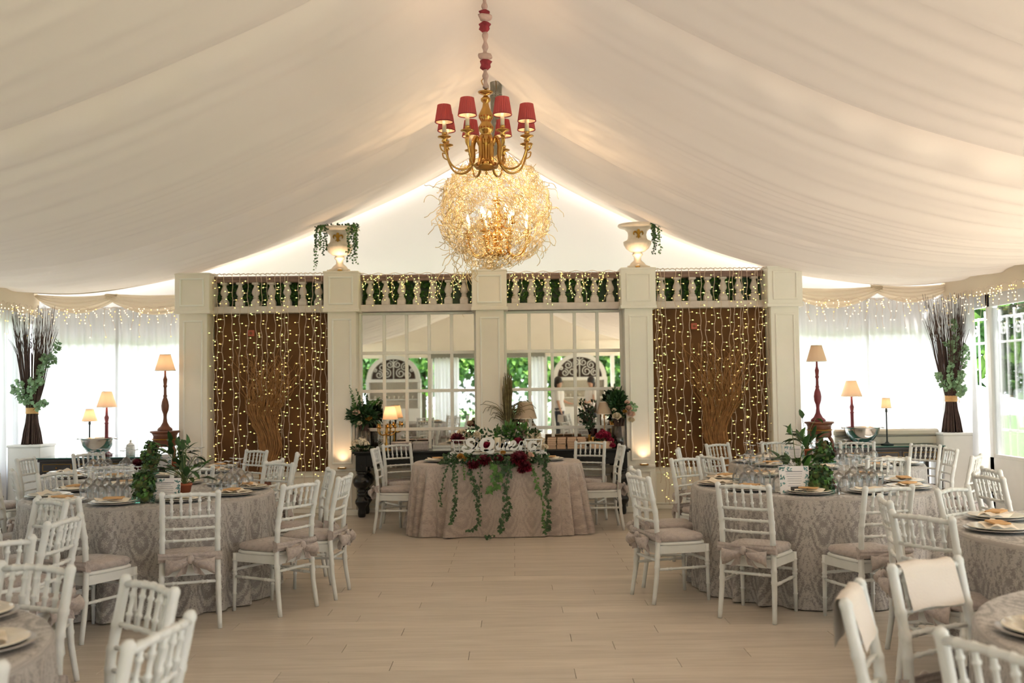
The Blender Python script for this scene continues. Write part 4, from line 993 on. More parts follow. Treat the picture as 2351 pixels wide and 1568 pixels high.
lamp(245, 12.3, ZS1, 'burgundy stemmed table lamp behind the left steel bowl', redstem(.62), .118, .058, .19, .785, 'redpaint')
lamp(206, 12.32, ZS1, 'small slim iron table lamp behind the left steel bowl', slim(.44), .09, .045, .145, .57, 'iron')
lamp(1878, 11.95, 1.07, 'tall burgundy turned table lamp on the right round pedestal', turned(.73), .118, .062, .19, .91, 'redpaint', 0)
lamp(1956, 12.32, ZS2, 'burgundy stemmed table lamp behind the right steel bowl', redstem(.62), .125, .06, .19, .785, 'redpaint', .5)
lamp(2035, 12.2, ZS2, 'small slim iron table lamp with narrow shade, right of the right steel bowl', slim(.46), .06, .045, .12, .57, 'iron', .4)
def pedestal(px, Y, ht, label, m):
    x = on_y(px, 950, Y).x; t = thing('pedestal_stand', label, 'pedestal', (x, Y, 0), .3)
    B().lathe([(.0, ht - .03), (.15, ht - .03), (.172, ht - .02), (.172, ht - .006), (.165, ht), (0, ht)], 28).build('top', m, t)
    B().lathe([(.11, ht - .19), (.14, ht - .17), (.135, ht - .06), (.15, ht - .03)], 24, wob=lambda a, z: 1 + .02 * sin(8 * a)).build('drum', m, t)
    B().tube([(.146 * cos(a * pi / 16), .146 * sin(a * pi / 16), ht - .10) for a in range(33)], .006, 5).build('gilt_band', 'goldpaint', t)
    for k in range(4):
        a = pi / 4 + k * pi / 2; q = lambda r, z: (r * cos(a), r * sin(a), z)
        B().tube(catmull([q(.11, ht - .17), q(.15, ht - .28), q(.10, ht - .5), q(.085, .25), q(.16, .03), q(.19, .0)], 5), [.022 - .0004 * i for i in range(26)], 8).build('leg', m, t)
    B().lathe([(.0, .28), (.11, .28), (.11, .30), (0, .30)], 20).build('shelf', m, t)
pedestal(379, 11.95, 1.055, 'carved mahogany pedestal stand left of the leftmost pilaster', 'redwood')
pedestal(1880, 11.95, 1.07, 'carved mahogany pedestal stand right of the rightmost pilaster', 'redwood')
def bowl(px, Y, z, r, h, label):
    x = on_y(px, 1000, Y).x; t = thing('steel_bowl', label, 'bowl', (x, Y, z))
    B().lathe([(.055, .0), (.075, .012), (.06, .022), (.085, .03), (r * .62, .03 + h * .2), (r * .88, .03 + h * .58), (r * .97, .03 + h * .92), (r * .98, .03 + h), (r * 1.07, .03 + h * 1.0), (r * 1.07, .03 + h * 1.03), (r * .96, .03 + h * 1.02), (r * .93, .03 + h * .9), (r * .8, .03 + h * .5), (r * .5, .03 + h * .18), (0, .03 + h * .12)], 40).build('bowl_body', 'steel', t)
    for s in (-1, 1): B().tube([(s * r * 1.05, -.05, .03 + h), (s * r * 1.18, -.03, .03 + h * .97), (s * r * 1.18, .03, .03 + h * .97), (s * r * 1.05, .05, .03 + h)], .007, 6).build('ring_handle', 'steel', t)
bowl(225, 12.12, ZS1, .205, .19, 'large polished steel bowl on the left sideboard')
bowl(1979, 12.12, ZS2, .215, .19, 'large polished steel bowl on the right sideboard')
p = on_y(300, 1000, 12.2); t = thing('lidded_jar', 'small white lidded jar on the left sideboard right of the bowl', 'jar', (p.x, 12.2, ZS1))
B().lathe([(.05, 0), (.055, .01), (.055, .11), (.045, .125)], 18).build('jar_body', 'white', t)
B().lathe([(.05, .122), (.048, .135), (.02, .155), (.012, .165), (.016, .18), (.0, .195)], 18).build('lid', 'white', t)
t = thing('long_enamel_box', 'long cream enamel box lying at the back of the right sideboard', 'box', (on_y(2040, 1000, 12.33).x - .05, 12.36, ZS2))
B().cbox(-.62, .66, -.05, .05, 0, .10, .01).build('box_body', 'applianc', t)
B().cbox(-.63, .67, -.055, .055, .104, .185, .02).build('lid', 'applianc', t)
B().cbox(-.63, .67, -.058, -.05, .098, .104, .001).build('seam_strip', 'iron', t)
def plinth(px0, px1, Y, zt, label):
    a, c = on_y(px0, 1000, Y).x, on_y(px1, 1000, Y).x; t = thing('plinth', label, 'plinth', ((a + c) / 2, Y + .2, 0)); w = (c - a) / 2
    B().cbox(-w, w, -.2, .2, 0, zt - .03, .005).build('plinth_body', 'white', t)
    B().cbox(-w - .012, w + .012, -.212, .212, zt - .03, zt, .006).build('plinth_top', 'white', t); return ((a + c) / 2, Y + .2, zt)
q1 = plinth(18, 92, 12.1, .895, 'white square plinth under the left twig bundle')
q2 = plinth(2166, 2240, 12.1, .905, 'white square plinth under the right twig bundle')
def euc_branch(bb, sb, pts, seed, n=22, sz=.055):
    r = random.Random(seed); P = catmull(pts, 8); sb.tube(P, .003, 5)
    for k in range(n):
        i = int(2 + (len(P) - 3) * k / n); d = (P[i] - P[i - 1]).normalized(); s = d.cross(V((0, 1, .1))).normalized() * (1 if k % 2 else -1)
        bb.leaf(P[i], s + d * .5 + rv(r) * .5, rv(r) + V((0, -1, 0)), sz * r.uniform(.7, 1.2), sz * r.uniform(.7, 1.0), .2, .1)
def twig_bundle(c, label, seed, leaves):
    t = thing('twig_bundle', label, 'twig bundle', c); r = random.Random(seed); b1 = B()
    for k in range(170):
        a = r.uniform(0, 2 * pi); f = sqrt(r.random()); H = r.uniform(1.25, 1.72); r0, r1, r2 = .125 * f, .062 * f, (.28 + .04 * sin(a)) * f ** .8
        a2 = a + r.uniform(-.25, .25)
        pts = [(r0 * cos(a), r0 * sin(a), 0), (r0 * .8 * cos(a), r0 * .8 * sin(a), .16), (r1 * cos(a), r1 * sin(a), .40), ((r1 * .7 + r2 * .32) * cos(a2), (r1 * .7 + r2 * .32) * sin(a2), .72), (r2 * .72 * cos(a2), r2 * .72 * sin(a2), 1.1), (r2 * cos(a2) + r.uniform(-.04, .04), r2 * sin(a2) * .8 + r.uniform(-.03, .03), H)]
        b1.tube(catmull(pts, 2), [.0068 - .0005 * i for i in range(11)], 5)
    stuff(b1.build('twigs', 'twig', t))
    B().lathe([(.069, .375), (.073, .38), (.071, .41), (.073, .445), (.068, .45)], 18, cap=False).tube([(.05, -.06, .41), (.085, -.03, .39), (.09, -.02, .36)], .004, 4).build('raffia_band', 'raffia', t)
    for k, pts in enumerate(leaves):
        lb = B(); sb = B(); euc_branch(lb, sb, pts, seed * 9 + k, 26); o = lb.build('eucalyptus_spray', 'euc', t); sb.build('eucalyptus_stem', 'stem', o)
twig_bundle(q1, 'tall bundle of dark twigs with eucalyptus tied with raffia on the left plinth', 5, [
    [(0, -.08, .45), (-.06, -.13, .62), (-.10, -.14, .8)], [(.02, -.08, .45), (.03, -.13, .65), (.06, -.14, .80)], [(-.04, -.08, .5), (-.14, -.12, .62), (-.17, -.13, .72)],
    [(.05, -.06, .7), (.16, -.10, .98), (.22, -.10, 1.10)], [(.08, -.05, .8), (.24, -.08, 1.0), (.34, -.08, 1.02)], [(.1, -.05, .95), (.3, -.08, 1.12), (.36, -.08, 1.28)], [(.05, -.08, .42), (.16, -.10, .50), (.24, -.12, .48)], [(0, -.08, .6), (.12, -.12, .74), (.18, -.12, .78)]])
twig_bundle(q2, 'tall bundle of dark twigs with eucalyptus tied with raffia on the right plinth', 8, [
    [(0, -.08, .5), (-.06, -.13, .72), (-.03, -.13, .86)], [(.04, -.08, .55), (.10, -.12, .8), (.20, -.12, .96)], [(-.04, -.08, .5), (-.16, -.10, .62), (-.21, -.12, .74)],
    [(0, -.1, .8), (-.04, -.14, 1.02), (-.10, -.14, 1.12)], [(0, -.1, .95), (.02, -.14, 1.2), (.0, -.14, 1.40)], [(.04, -.1, .85), (.12, -.12, 1.0), (.16, -.12, 1.05)], [(.03, -.08, .42), (.09, -.1, .5), (.10, -.1, .56)], [(.0, -.08, .5), (.05, -.12, .62), (.12, -.12, .74)]])
# ------------------------------------------------------------------ black console before the mirrors
ZK, YK0, YK1 = .782, 11.84, 12.34
xa, xb = on_y(808, 1030, YK0).x, on_y(1448, 1030, YK0).x
t = thing('console_table', 'long black console table with turned legs below the grid mirrors', 'console table', ((xa + xb) / 2, (YK0 + YK1) / 2, 0))
w = (xb - xa) / 2; d = .25
B().cbox(-w, w, -d, d, ZK - .026, ZK, .006).cbox(-w + .02, w - .02, -d + .02, d, ZK - .045, ZK - .026, .006).build('tabletop', 'black', t)
B().cbox(-w + .06, w - .06, -d + .05, d - .04, .60, ZK - .045, .004).build('apron', 'black', t)
lp = [(.034, 0), (.044, .012), (.048, .05), (.042, .10), (.05, .125), (.062, .14), (.078, .165), (.080, .19), (.070, .215), (.048, .235), (.046, .25), (.056, .262), (.056, .275), (.044, .287), (.054, .30), (.054, .315), (.044, .33), (.06, .345), (.092, .375), (.106, .415), (.100, .455), (.075, .485), (.05, .50), (.06, .515), (.065, .53), (.055, .545)]
for sx in (-1, 1):
    for y_ in (-d + .09, d - .09):
        B().lathe(lp, 20, (sx * (w - .10), y_, 0)).cbox(sx * (w - .10) - .062, sx * (w - .10) + .062, y_ - .062, y_ + .062, .545, ZK - .045, .005).build('leg', 'black', t)
def cx(px, Y): return on_y(px, 1000, Y).x
def stems_vase(px, Y, label, r, h, tw, n, seed, mt='twig'):
    t = thing('glass_vase', label, 'vase', (cx(px, Y), Y, ZK)); rr = random.Random(seed)
    B().lathe([(r * .96, 0), (r, .006), (r, h), (r - .004, h), (r - .004, .012), (0, .012)], 22, cap=False).build('vase_glass', 'glass', t)
    b1 = B()
    for k in range(n):
        a = rr.uniform(0, 6.28); q = rr.uniform(.2, .85) * r; b1.tube([(q * cos(a), q * sin(a), .014), (q * cos(a + 1), q * sin(a + 1), h * .5), (q * 1.1 * cos(a + 2), q * 1.1 * sin(a + 2), tw * rr.uniform(.8, 1.1))], .004, 5)
    stuff(b1.build('twigs', mt, t)); return t
def foliage(bb, c, rad, n, seed, sz=.06, wd=.4, upb=.3):
    r = random.Random(seed); c = V(c)
    for _ in range(n):
        q = rv(r); p = c + V((q.x * rad[0], q.y * rad[1], q.z * rad[2])) * r.uniform(.3, 1); bb.leaf(p, q + V((0, -.2, upb)) + rv(r) * .5, rv(r) + V((0, -.6, .3)), sz * r.uniform(.7, 1.3), sz * wd * r.uniform(.8, 1.2))
    return bb
def spike(bb, pts, seed, sz=.03):
    r = random.Random(seed); P = catmull(pts, 9)
    for i in range(1, len(P)):
        d = (P[i] - P[i - 1]).normalized(); k = 1.25 - .9 * i / len(P)
        for q in range(5): bb.leaf(P[i], d * .8 + rv(r), rv(r), sz * k, sz * .5 * k)
    return bb
def arrangement(px, Y, z, label, build):
    t = thing('flower_arrangement', label, 'flower arrangement', (cx(px, Y), Y, z)); build(t); return t
t = stems_vase(838, 12.02, 'glass vase of brown twigs on the left end of the black console', .065, .24, .30, 60, 1)
def left_arr(t):
    B().lathe([(.05, 0), (.055, .004), (.06, .3), (.055, .3), (.048, .012), (0, .012)], 18, cap=False).build('vase_glass', 'glass', t)
    b1 = B(); [b1.tube([(.02 * cos(k), .02 * sin(k), .014), (.03 * cos(k + 1), .03 * sin(k + 1), .34)], .005, 5) for k in range(9)]; stuff(b1.build('stems', 'stem', t))
    stuff(foliage(B(), (.06, -.02, .42), (.17, .10, .10), 230, 3, .075, .45).build('foliage', 'leafd', t))
    stuff(foliage(B(), (.03, -.04, .42), (.15, .10, .11), 110, 4, .07, .4).build('foliage', 'leaf', t))
    for k, pts in enumerate((((-.02, -.02, .40), (-.06, -.03, .58), (-.11, -.03, .78)), ((.0, -.02, .42), (.01, -.02, .58), (-.03, 0, .74)), ((.08, -.02, .42), (.16, -.04, .54), (.25, -.05, .63)), ((.04, 0, .42), (.10, .0, .55), (.18, .0, .60)))):
        spike(B(), pts, k, .045).build('foxtail_fern', 'leafl', t)
    for p, r, m in (((-.02, -.11, .47), .05, 'blush'), ((.13, -.11, .40), .045, 'yellowp'), ((.02, -.12, .34), .035, 'ivory')): rose(B(), p, r, 5).build('rose', m, t)
arrangement(825, 12.08, ZK, 'tall green and blush flower arrangement at the left end of the console', left_arr)
def hyd(t):
    b1 = B(); r = random.Random(4)
    for c in ((0, 0, .06), (.07, -.02, .07), (-.05, .02, .09), (.03, -.03, .12)):
        for _ in range(60): q = rv(r); b1.leaf(V(c) + q * .05, q.cross(rv(r)), q, .028, .026, .1, 0)
    b1.build('petals', 'ivory', t); stuff(foliage(B(), (.02, -.02, .03), (.12, .07, .03), 60, 9, .06, .5).build('leaves', 'leafd', t))
arrangement(826, 11.96, ZK, 'low bunch of ivory hydrangeas at the left end of the console', hyd)
def candelabra(px, Y, label):
    t = thing('candelabra', label, 'candelabra', (cx(px, Y), Y, ZK))
    B().lathe([(.06, 0), (.062, .012), (.03, .03), (.015, .06), (.022, .08), (.012, .1), (.012, .2), (.02, .215), (.012, .23), (.011, .3), (.02, .31)], 14).build('stem', 'gold', t)
    for k in range(5):
        a = 2 * pi * k / 5 + .3; P = catmull([(0, 0, .2), (.06 * cos(a), .06 * sin(a), .185), (.105 * cos(a), .105 * sin(a), .22), (.11 * cos(a), .11 * sin(a), .27)], 5); o = B().tube(P, .007, 6).build('arm', 'gold', t)
        B().lathe([(.006, .265), (.024, .28), (.024, .285), (.01, .288), (.012, .315), (.015, .32), (0, .32)], 10, (.11 * cos(a), .11 * sin(a), 0)).build('candle_cup', 'gold', o)
candelabra(887, 11.98, 'gold five armed candelabra on the left half of the console')
def klamp(px, Y, label, rb, rt, h, ztop, m, st, watt):
    t = thing('table_lamp', label, 'lamp', (cx(px, Y), Y, ZK)); H = ztop - h
    B().lathe(slim(H, .008) if st == 'slim' else [(.075, 0), (.075, .02), (.04, .03), (.045, .06), (.05, H * .5), (.045, H * .8), (.02, H * .85), (.012, H)], 14).build('stem', m, t)
    shade(t, H, rb, rt, h, 'shade' if watt else 'shade_n', pleat=.012)
    if watt: point('lamp_light', (cx(px, Y), Y, ZK + ztop - h * .5), watt, (1, .70, .42), .03)
klamp(896, 12.1, 'lit cream table lamp behind the gold candelabra on the console', .095, .055, .16, .53, 'iron', 'slim', 1.2)
klamp(1208, 12.14, 'large beige table lamp with square glass base behind the tall grasses', .135, .075, .20, .56, 'steel', 'block', 0)
klamp(1388, 12.12, 'beige table lamp beside the roses at the right end of the console', .095, .055, .145, .55, 'kraft', 'slim', 0)
for px, w_, l in ((922, .23, 'lilac grey linen box on the console beside the candelabra'), (966, .18, 'lilac grey linen box on the console, next to the sweetheart flowers')):
    t = thing('linen_box', l, 'box', (cx(px, 12.08), 12.08, ZK)); B().cbox(-w_ / 2, w_ / 2, -.08, .08, 0, .085, .005).build('box_body', 'cushion', t); B().cbox(-w_ / 2 - .004, w_ / 2 + .004, -.084, .084, .068, .098, .004).build('lid', 'cushion', t)
bk = None; br_ = random.Random(2)
for c in range(4):
    for k in range(6):
        x = cx(1266 + c * 22.5, 12.02) + br_.uniform(-.004, .004); l = 'thin peach paper booklet, %s from the bottom of the %s stack on the console' % (['first', 'second', 'third', 'fourth', 'fifth', 'topmost, sixth'][k], ['leftmost', 'second', 'third', 'rightmost'][c])
        if bk is None:
            bk = thing('booklet', l, 'booklet', (0, 0, 0), 0, 'stacked peach booklets on the console')
            B().box(-.051, .051, -.074, .074, .002, .0205).build('page_block', 'book', bk); B().cbox(-.053, .053, -.076, .076, 0, .002, .0006).cbox(-.053, .053, -.076, .076, .0205, .0225, .0006).build('cover', 'bookcover', bk); o = bk
        else: o = dup(bk, (0, 0, 0), 0, l)
        o.location = (x, 12.02 + br_.uniform(-.006, .006), ZK + .0228 * k); o.rotation_euler = (0, 0, br_.uniform(-.04, .04))
t = thing('kraft_crate', 'small kraft crate beside the booklets at the right end of the console', 'crate', (cx(1378, 12.0), 12.0, ZK))
for s, q in (((-.13, .13, -.09, -.082, 0, .085), 'slat'), ((-.13, .13, .082, .09, 0, .085), 'slat'), ((-.13, -.122, -.082, .082, 0, .085), 'slat'), ((.122, .13, -.082, .082, 0, .085), 'slat'), ((-.122, .122, -.082, .082, 0, .008), 'bottom_board')): B().cbox(*s, .002).build(q, 'book', t)
def mag(t):
    for k, (p, r) in enumerate((((-.04, -.02, .14), .055), ((.04, -.03, .15), .06), ((.0, .02, .17), .055), ((.08, -.05, .09), .05), ((.105, -.09, .03), .04))): dahlia(B(), p, r, k, layers=5).build('bloom', 'magenta', t)
    stuff(foliage(B(), (.02, 0, .09), (.1, .06, .05), 60, 2, .06, .4).build('leaves', 'leafd', t))
arrangement(1384, 11.99, ZK + .01, 'bunch of crimson blooms spilling from the kraft crate', mag)
stems_vase(1420, 12.06, 'glass vase of brown twigs at the right end of the black console', .085, .26, .36, 80, 7)
def right_arr(t):
    B().lathe([(.045, 0), (.05, .01), (.018, .03), (.03, .06), (.05, .12), (.055, .30), (.05, .30), (0, .12)], 16).build('vase_brass', 'brass', t)
    stuff(foliage(B(), (0, 0, .50), (.13, .10, .17), 260, 13, .075, .4).build('foliage', 'leafd', t)); stuff(foliage(B(), (-.02, -.03, .55), (.10, .10, .15), 150, 14, .07, .35, .8).build('foliage', 'leaf', t))
    spike(B(), [(-.02, 0, .45), (-.03, -.02, .6), (-.04, -.02, .76)], 6, .055).build('foxtail_fern', 'leafl', t)
    for p, r, m in (((-.03, -.13, .39), .06, 'ivory'), ((-.06, -.11, .46), .03, 'ivory'), ((.07, -.12, .44), .03, 'yellowp'), ((.12, -.10, .48), .05, 'blush'), ((.145, -.10, .41), .055, 'blush'), ((.10, -.1, .55), .035, 'blush'), ((.15, -.09, .34), .045, 'ivory')): rose(B(), p, r, 8).build('rose', m, t)
    sb = B(); lb = B(); euc_branch(lb, sb, [(.1, -.05, .45), (.17, -.08, .52), (.19, -.08, .42)], 3, 10, .05); lb.build('eucalyptus', 'euc', t); sb.build('twig', 'stem', t)
arrangement(1420, 12.12, ZK, 'tall rose and greenery arrangement at the right end of the console', right_arr)
def dark_arr(t):
    B().lathe([(.03, 0), (.04, .02), (.035, .06), (.018, .1), (.022, .13), (.016, .13), (.0, .1)], 14).build('vase_bottle', 'brass', t)
    b1 = B(); lb = B(); r = random.Random(5)
    for k in range(12):
        tip = V((r.uniform(-.16, .06), r.uniform(-.06, .05), r.uniform(.32, .56))); b1.tube([(0, 0, .1), (tip.x * .3, tip.y * .3, .26), tip], .004, 5)
        for q in range(12): p = V((0, 0, .16)).lerp(tip, r.uniform(.25, 1)); lb.leaf(p + rv(r) * .02, rv(r) + V((-.3, 0, .3)), rv(r), .05, .026)
    stuff(b1.build('twigs', 'twig', t)); stuff(lb.build('leaves', 'leafd', t))
arrangement(1362, 12.1, ZK, 'dark leafy branch in a brass bottle left of the beige lamp on the console', dark_arr)
def grass_arr(t):
    B().lathe([(.05, 0), (.055, .01), (.05, .2), (.045, .2), (0, .015)], 16).build('vase_pot', 'steel', t)
    b1 = B(); r = random.Random(6)
    for k in range(95): a = r.uniform(0, 6.28); q = r.uniform(0, .05); b1.tube([(q * cos(a) * .6, q * sin(a) * .6, .16), (q * cos(a), q * sin(a), .45), (q * 1.2 * cos(a) + r.uniform(-.02, .02), q * sin(a), r.uniform(.62, .92))], [.005, .006, .003], 4)
    for k in range(42): a = r.uniform(0, 6.28); q = r.uniform(.12, .28); z = r.uniform(.38, .6); b1.tube(catmull([(0, 0, .2), (q * .35 * cos(a), q * .35 * sin(a) * .6, z * .85), (q * cos(a), q * .6 * sin(a), z), (q * 1.25 * cos(a), q * .7 * sin(a), z - r.uniform(0, .1))], 3), .0028, 4)
    for k in range(3): b1.tube([(0, 0, .5), (.01 * k, 0, .8), (.012 * k, 0, 1.0 + .03 * k)], .002, 4)
    stuff(b1.build('grass_blades', 'drygrass', t))
arrangement(1166, 12.02, ZK, 'tall dry grass arrangement before the middle pilaster on the console', grass_arr)

# ------------------------------------------------------------------ sweetheart table: cart, lettering, garland
ZT = .742; YF_ = 10.34
def fpt(px, py, Y=YF_): p = on_y(px, py, Y); return V((p.x, Y, p.z))
t = thing('toy_cart', 'small white wooden flower cart with spoked wheels on the sweetheart table', 'cart', (SW[0] + .01, YF_ + .16, ZT))
B().cbox(-.44, .46, -.08, .10, .085, .105, .004).build('cart_bed', 'white', t)
for s in (-1, 1):
    for k in range(4):
        x = s * (.46 - .055 * k); B().tube([(x * .97, -.075, .10), (x, -.085, .235)], .007, 6).build('post', 'white', t)
    B().cbox(min(s * .28, s * .475), max(s * .28, s * .475), -.095, -.075, .232, .246, .003).build('rail', 'white', t)
    for y_ in (-.115, .12):
        T = M4.Translation((s * .47, y_, .058)) @ M4.Rotation(pi / 2, 4, 'X')
        wh = B().lathe([(.044, -.008), (.058, -.008), (.058, .008), (.044, .008), (.044, -.008)], 22, mtx=T, cap=False, smooth=False).build('wheel', 'white', t)
        B().lathe([(.0, -.012), (.013, -.012), (.013, .012), (0, .012)], 10, mtx=T).build('hub', 'white', wh)
        sp = B(); [sp.tube([T @ V((.01 * cos(k * pi / 4), .01 * sin(k * pi / 4), 0)), T @ V((.047 * cos(k * pi / 4), .047 * sin(k * pi / 4), 0))], .004, 5) for k in range(8)]; sp.build('spokes', 'white', wh)
# wooden word, letter by letter, from strokes with changing width
def zp(u, v, Y=YF_): return fpt(980 + u / 6.53, 950 + v / 6.53, Y)
def stroke(bb, pts, wd, th=.014, k=7):
    P = catmull([(a, b_, 0) for a, b_ in pts], k); m = len(P); n = len(wd)
    L_, R2 = [], []
    for i, p in enumerate(P):
        tt = (P[min(i + 1, m - 1)] - P[max(i - 1, 0)]).normalized(); nn = V((-tt.y, tt.x, 0)); f = i / (m - 1) * (n - 1); q = min(int(f), n - 2); w_ = wd[q] + (wd[q + 1] - wd[q]) * (f - q)
        L_.append(p + nn * w_ / 2); R2.append(p - nn * w_ / 2)
    vs = []
    for y_ in (-th, 0):
        for arr in (L_, R2): vs += [zp(p.x, p.y) + V((0, y_, 0)) for p in arr]
    fs = []
    for i in range(m - 1):
        a, b_, c, d_ = i, m + i, 2 * m + i, 3 * m + i
        fs += [(a, a + 1, b_ + 1, b_), (c, d_, d_ + 1, c + 1), (a, c, c + 1, a + 1), (b_, b_ + 1, d_ + 1, d_)]
    fs += [(0, m, 3 * m, 2 * m), (m - 1, 3 * m - 1, 4 * m - 1, 2 * m - 1)]
    bb.add(vs, fs)
    for e in (P[0], P[-1]):
        w_ = wd[0] if e is P[0] else wd[-1]; c = zp(e.x, e.y); r = w_ / 2 / 6.53 / (F_PX / YF_); bb.lathe([(0, -th), (r, -th), (r, 0), (0, 0)], 12, mtx=M4.Translation(c) @ M4.Rotation(-pi / 2, 4, 'X') @ M4.Scale(-1, 4, (0, 0, 1)), smooth=False)
    return bb
sg = thing('wooden_sign', 'white wooden script sign reading Si Quiero on the sweetheart garland', 'sign')
LET = [
 ('S', [([(715, 425), (700, 392), (655, 382), (610, 410), (620, 450), (672, 480), (690, 525), (640, 562), (575, 560), (538, 528), (560, 492), (592, 505)], [26, 34, 40, 44, 46, 46, 40, 34, 30, 30, 26])]),
 ('i', [([(690, 530), (735, 470), (748, 425), (742, 500), (765, 525), (800, 500)], [12, 24, 36, 40, 30, 16]), ([(752, 388), (756, 390)], [34, 34])]),
 ('Q', [([(905, 372), (845, 395), (812, 470), (840, 535), (895, 540), (960, 500), (985, 430), (955, 378), (905, 372)], [30, 46, 58, 50, 32, 46, 58, 46, 30]), ([(855, 545), (900, 550), (940, 575), (985, 568), (1010, 535)], [18, 34, 36, 30, 16])]),
 ('u', [([(1030, 480), (1065, 440), (1052, 500), (1080, 525), (1120, 490), (1138, 440), (1130, 500), (1155, 522), (1180, 500)], [12, 34, 40, 30, 22, 38, 40, 28, 14])]),
 ('i', [([(1175, 500), (1205, 445), (1195, 505), (1222, 525), (1252, 495)], [12, 38, 42, 30, 14]), ([(1208, 400), (1212, 402)], [34, 34])]),
 ('e', [([(1250, 500), (1310, 470), (1328, 430), (1295, 415), (1258, 460), (1262, 515), (1310, 535), (1372, 490)], [14, 22, 28, 30, 44, 42, 30, 14])]),
 ('r', [([(1370, 490), (1400, 440), (1420, 425), (1400, 530)], [14, 28, 36, 44]), ([(1408, 470), (1445, 420), (1480, 428), (1470, 455)], [20, 30, 38, 30])]),
 ('o', [([(1590, 418), (1545, 435), (1525, 485), (1555, 530), (1605, 515), (1630, 460), (1605, 422), (1590, 418)], [28, 40, 46, 34, 36, 44, 36, 28]), ([(1600, 450), (1650, 470), (1690, 430)], [14, 24, 12])]),
]
for ch, sts in LET:
    bb = B(); [stroke(bb, p, [q * 1.2 for q in w_]) for p, w_ in sts]; bb.build('letter', 'white', sg)
bb = B(); stroke(bb, [(540, 545), (800, 552), (1100, 545), (1400, 545), (1650, 540)], [9, 9, 9, 9, 9], .006); bb.build('backing_strip', 'white', sg)

gd = thing('flower_garland', 'garland of ivy, burgundy dahlias and ivory blooms across the sweetheart table front', 'garland')
def gpx(px, py, dy=0): return fpt(px, py, YF_ + dy)
r = random.Random(20); b1, b2, b3 = B(), B(), B()
for k in range(560):
    px = r.uniform(1012, 1262); py = r.gauss(1054, 8) + (6 if abs(px - 1137) < 60 else 0) + abs(px - 1137) * .02; p = gpx(px, min(py, 1070), r.uniform(-.16, .05)); (b1, b2, b3)[k % 3].ivy(p, rv(r) + V((0, -.3, -.4)), rv(r) + V((0, -1, .4)), r.uniform(.026, .048))
for bb, m in ((b1, 'leafd'), (b2, 'leaf'), (b3, 'leaf')): stuff(bb.build('ivy_foliage', m, gd))
b1 = B()
for k in range(170): px = r.uniform(1062, 1235); p = gpx(px, r.uniform(985, 1015), .17 + r.uniform(-.06, .1)); b1.leaf(p, rv(r) + V((0, -.3, .4)), rv(r), r.uniform(.04, .08), r.uniform(.02, .04))
stuff(b1.build('leaves', 'leaf', gd)); b1 = B()
for px in (1150, 1168, 1180, 1200): foliage(b1, gpx(px, r.uniform(985, 1005), .14), (.05, .05, .07), 26, int(px), .07, .35, .8)
stuff(b1.build('leaves', 'leafl', gd))
for k, (px, py, rad, m, dy) in enumerate(((1087, 1066, .07, 'dahlia', -.13), (1112, 1056, .075, 'dahlia', -.12), (1192, 1052, .10, 'dahlia', -.12), (1205, 1068, .07, 'dahlia', -.16), (1211, 1076, .05, 'magenta', -.17), (1198, 1079, .05, 'dahlia', -.17), (1050, 1006, .075, 'dahlia', .12), (1118, 1022, .05, 'magenta', .06), (1190, 1012, .05, 'magenta', .1), (1145, 1052, .05, 'dahlia', -.10))):
    dahlia(B(), gpx(px, py, dy), rad, k).build('dahlia', m, gd)
for k, (px, py, rad, m, dy) in enumerate(((1057, 1046, .04, 'yellowp', -.10), (1066, 1052, .035, 'yellowp', -.12), (1155, 1038, .03, 'yellowp', -.05), (1216, 1044, .05, 'blush', -.1), (1060, 992, .06, 'ivory', .14), (1045, 1000, .05, 'blush', .18), (1074, 998, .05, 'ivory', .16), (1095, 996, .045, 'ivory', .14), (1222, 1003, .065, 'ivory', .16), (1238, 1010, .06, 'ivory', .16), (1230, 996, .06, 'ivory', .2), (1250, 1025, .045, 'ivory', .1), (1208, 1052, .03, 'euc', -.12))):
    rose(B(), gpx(px, py, dy), rad, k).build('rose', m, gd)
ZG = lambda z: 10.235 - .03 - .14 * max(0, min(1, (ZT - z) / ZT)) ** .7
STR = [([(230, 190), (150, 400), (110, 640), (85, 800), (110, 930)], .026, 34), ([(340, 190), (330, 500), (340, 800), (310, 1000), (280, 1200)], .034, 60), ([(470, 180), (490, 320), (505, 450)], .02, 16), ([(560, 200), (640, 480), (690, 700), (740, 980)], .038, 46), ([(770, 200), (760, 600), (740, 1000), (745, 1180), (660, 1300), (560, 1330)], .032, 60), ([(930, 150), (960, 250), (1050, 400), (1010, 560), (930, 640)], .062, 34), ([(1270, 60), (1260, 300), (1210, 600), (1225, 850), (1200, 1030), (1140, 1200), (1100, 1330)], .046, 80), ([(1190, 200), (1150, 330), (1080, 380)], .06, 16), ([(1650, 200), (1690, 350), (1740, 560), (1780, 750)], .034, 30), ([(1760, 20), (1860, 200), (1895, 450), (1905, 700), (1945, 950), (1930, 1200), (1900, 1360)], .038, 100), ([(1930, 300), (1970, 470), (1950, 600)], .03, 18), ([(1820, 780), (1850, 1000), (1830, 1150), (1880, 1280)], .03, 26), ([(250, 130), (150, 150), (40, 165)], .03, 18), ([(860, 1420), (920, 1440), (990, 1400)], .04, 10)]
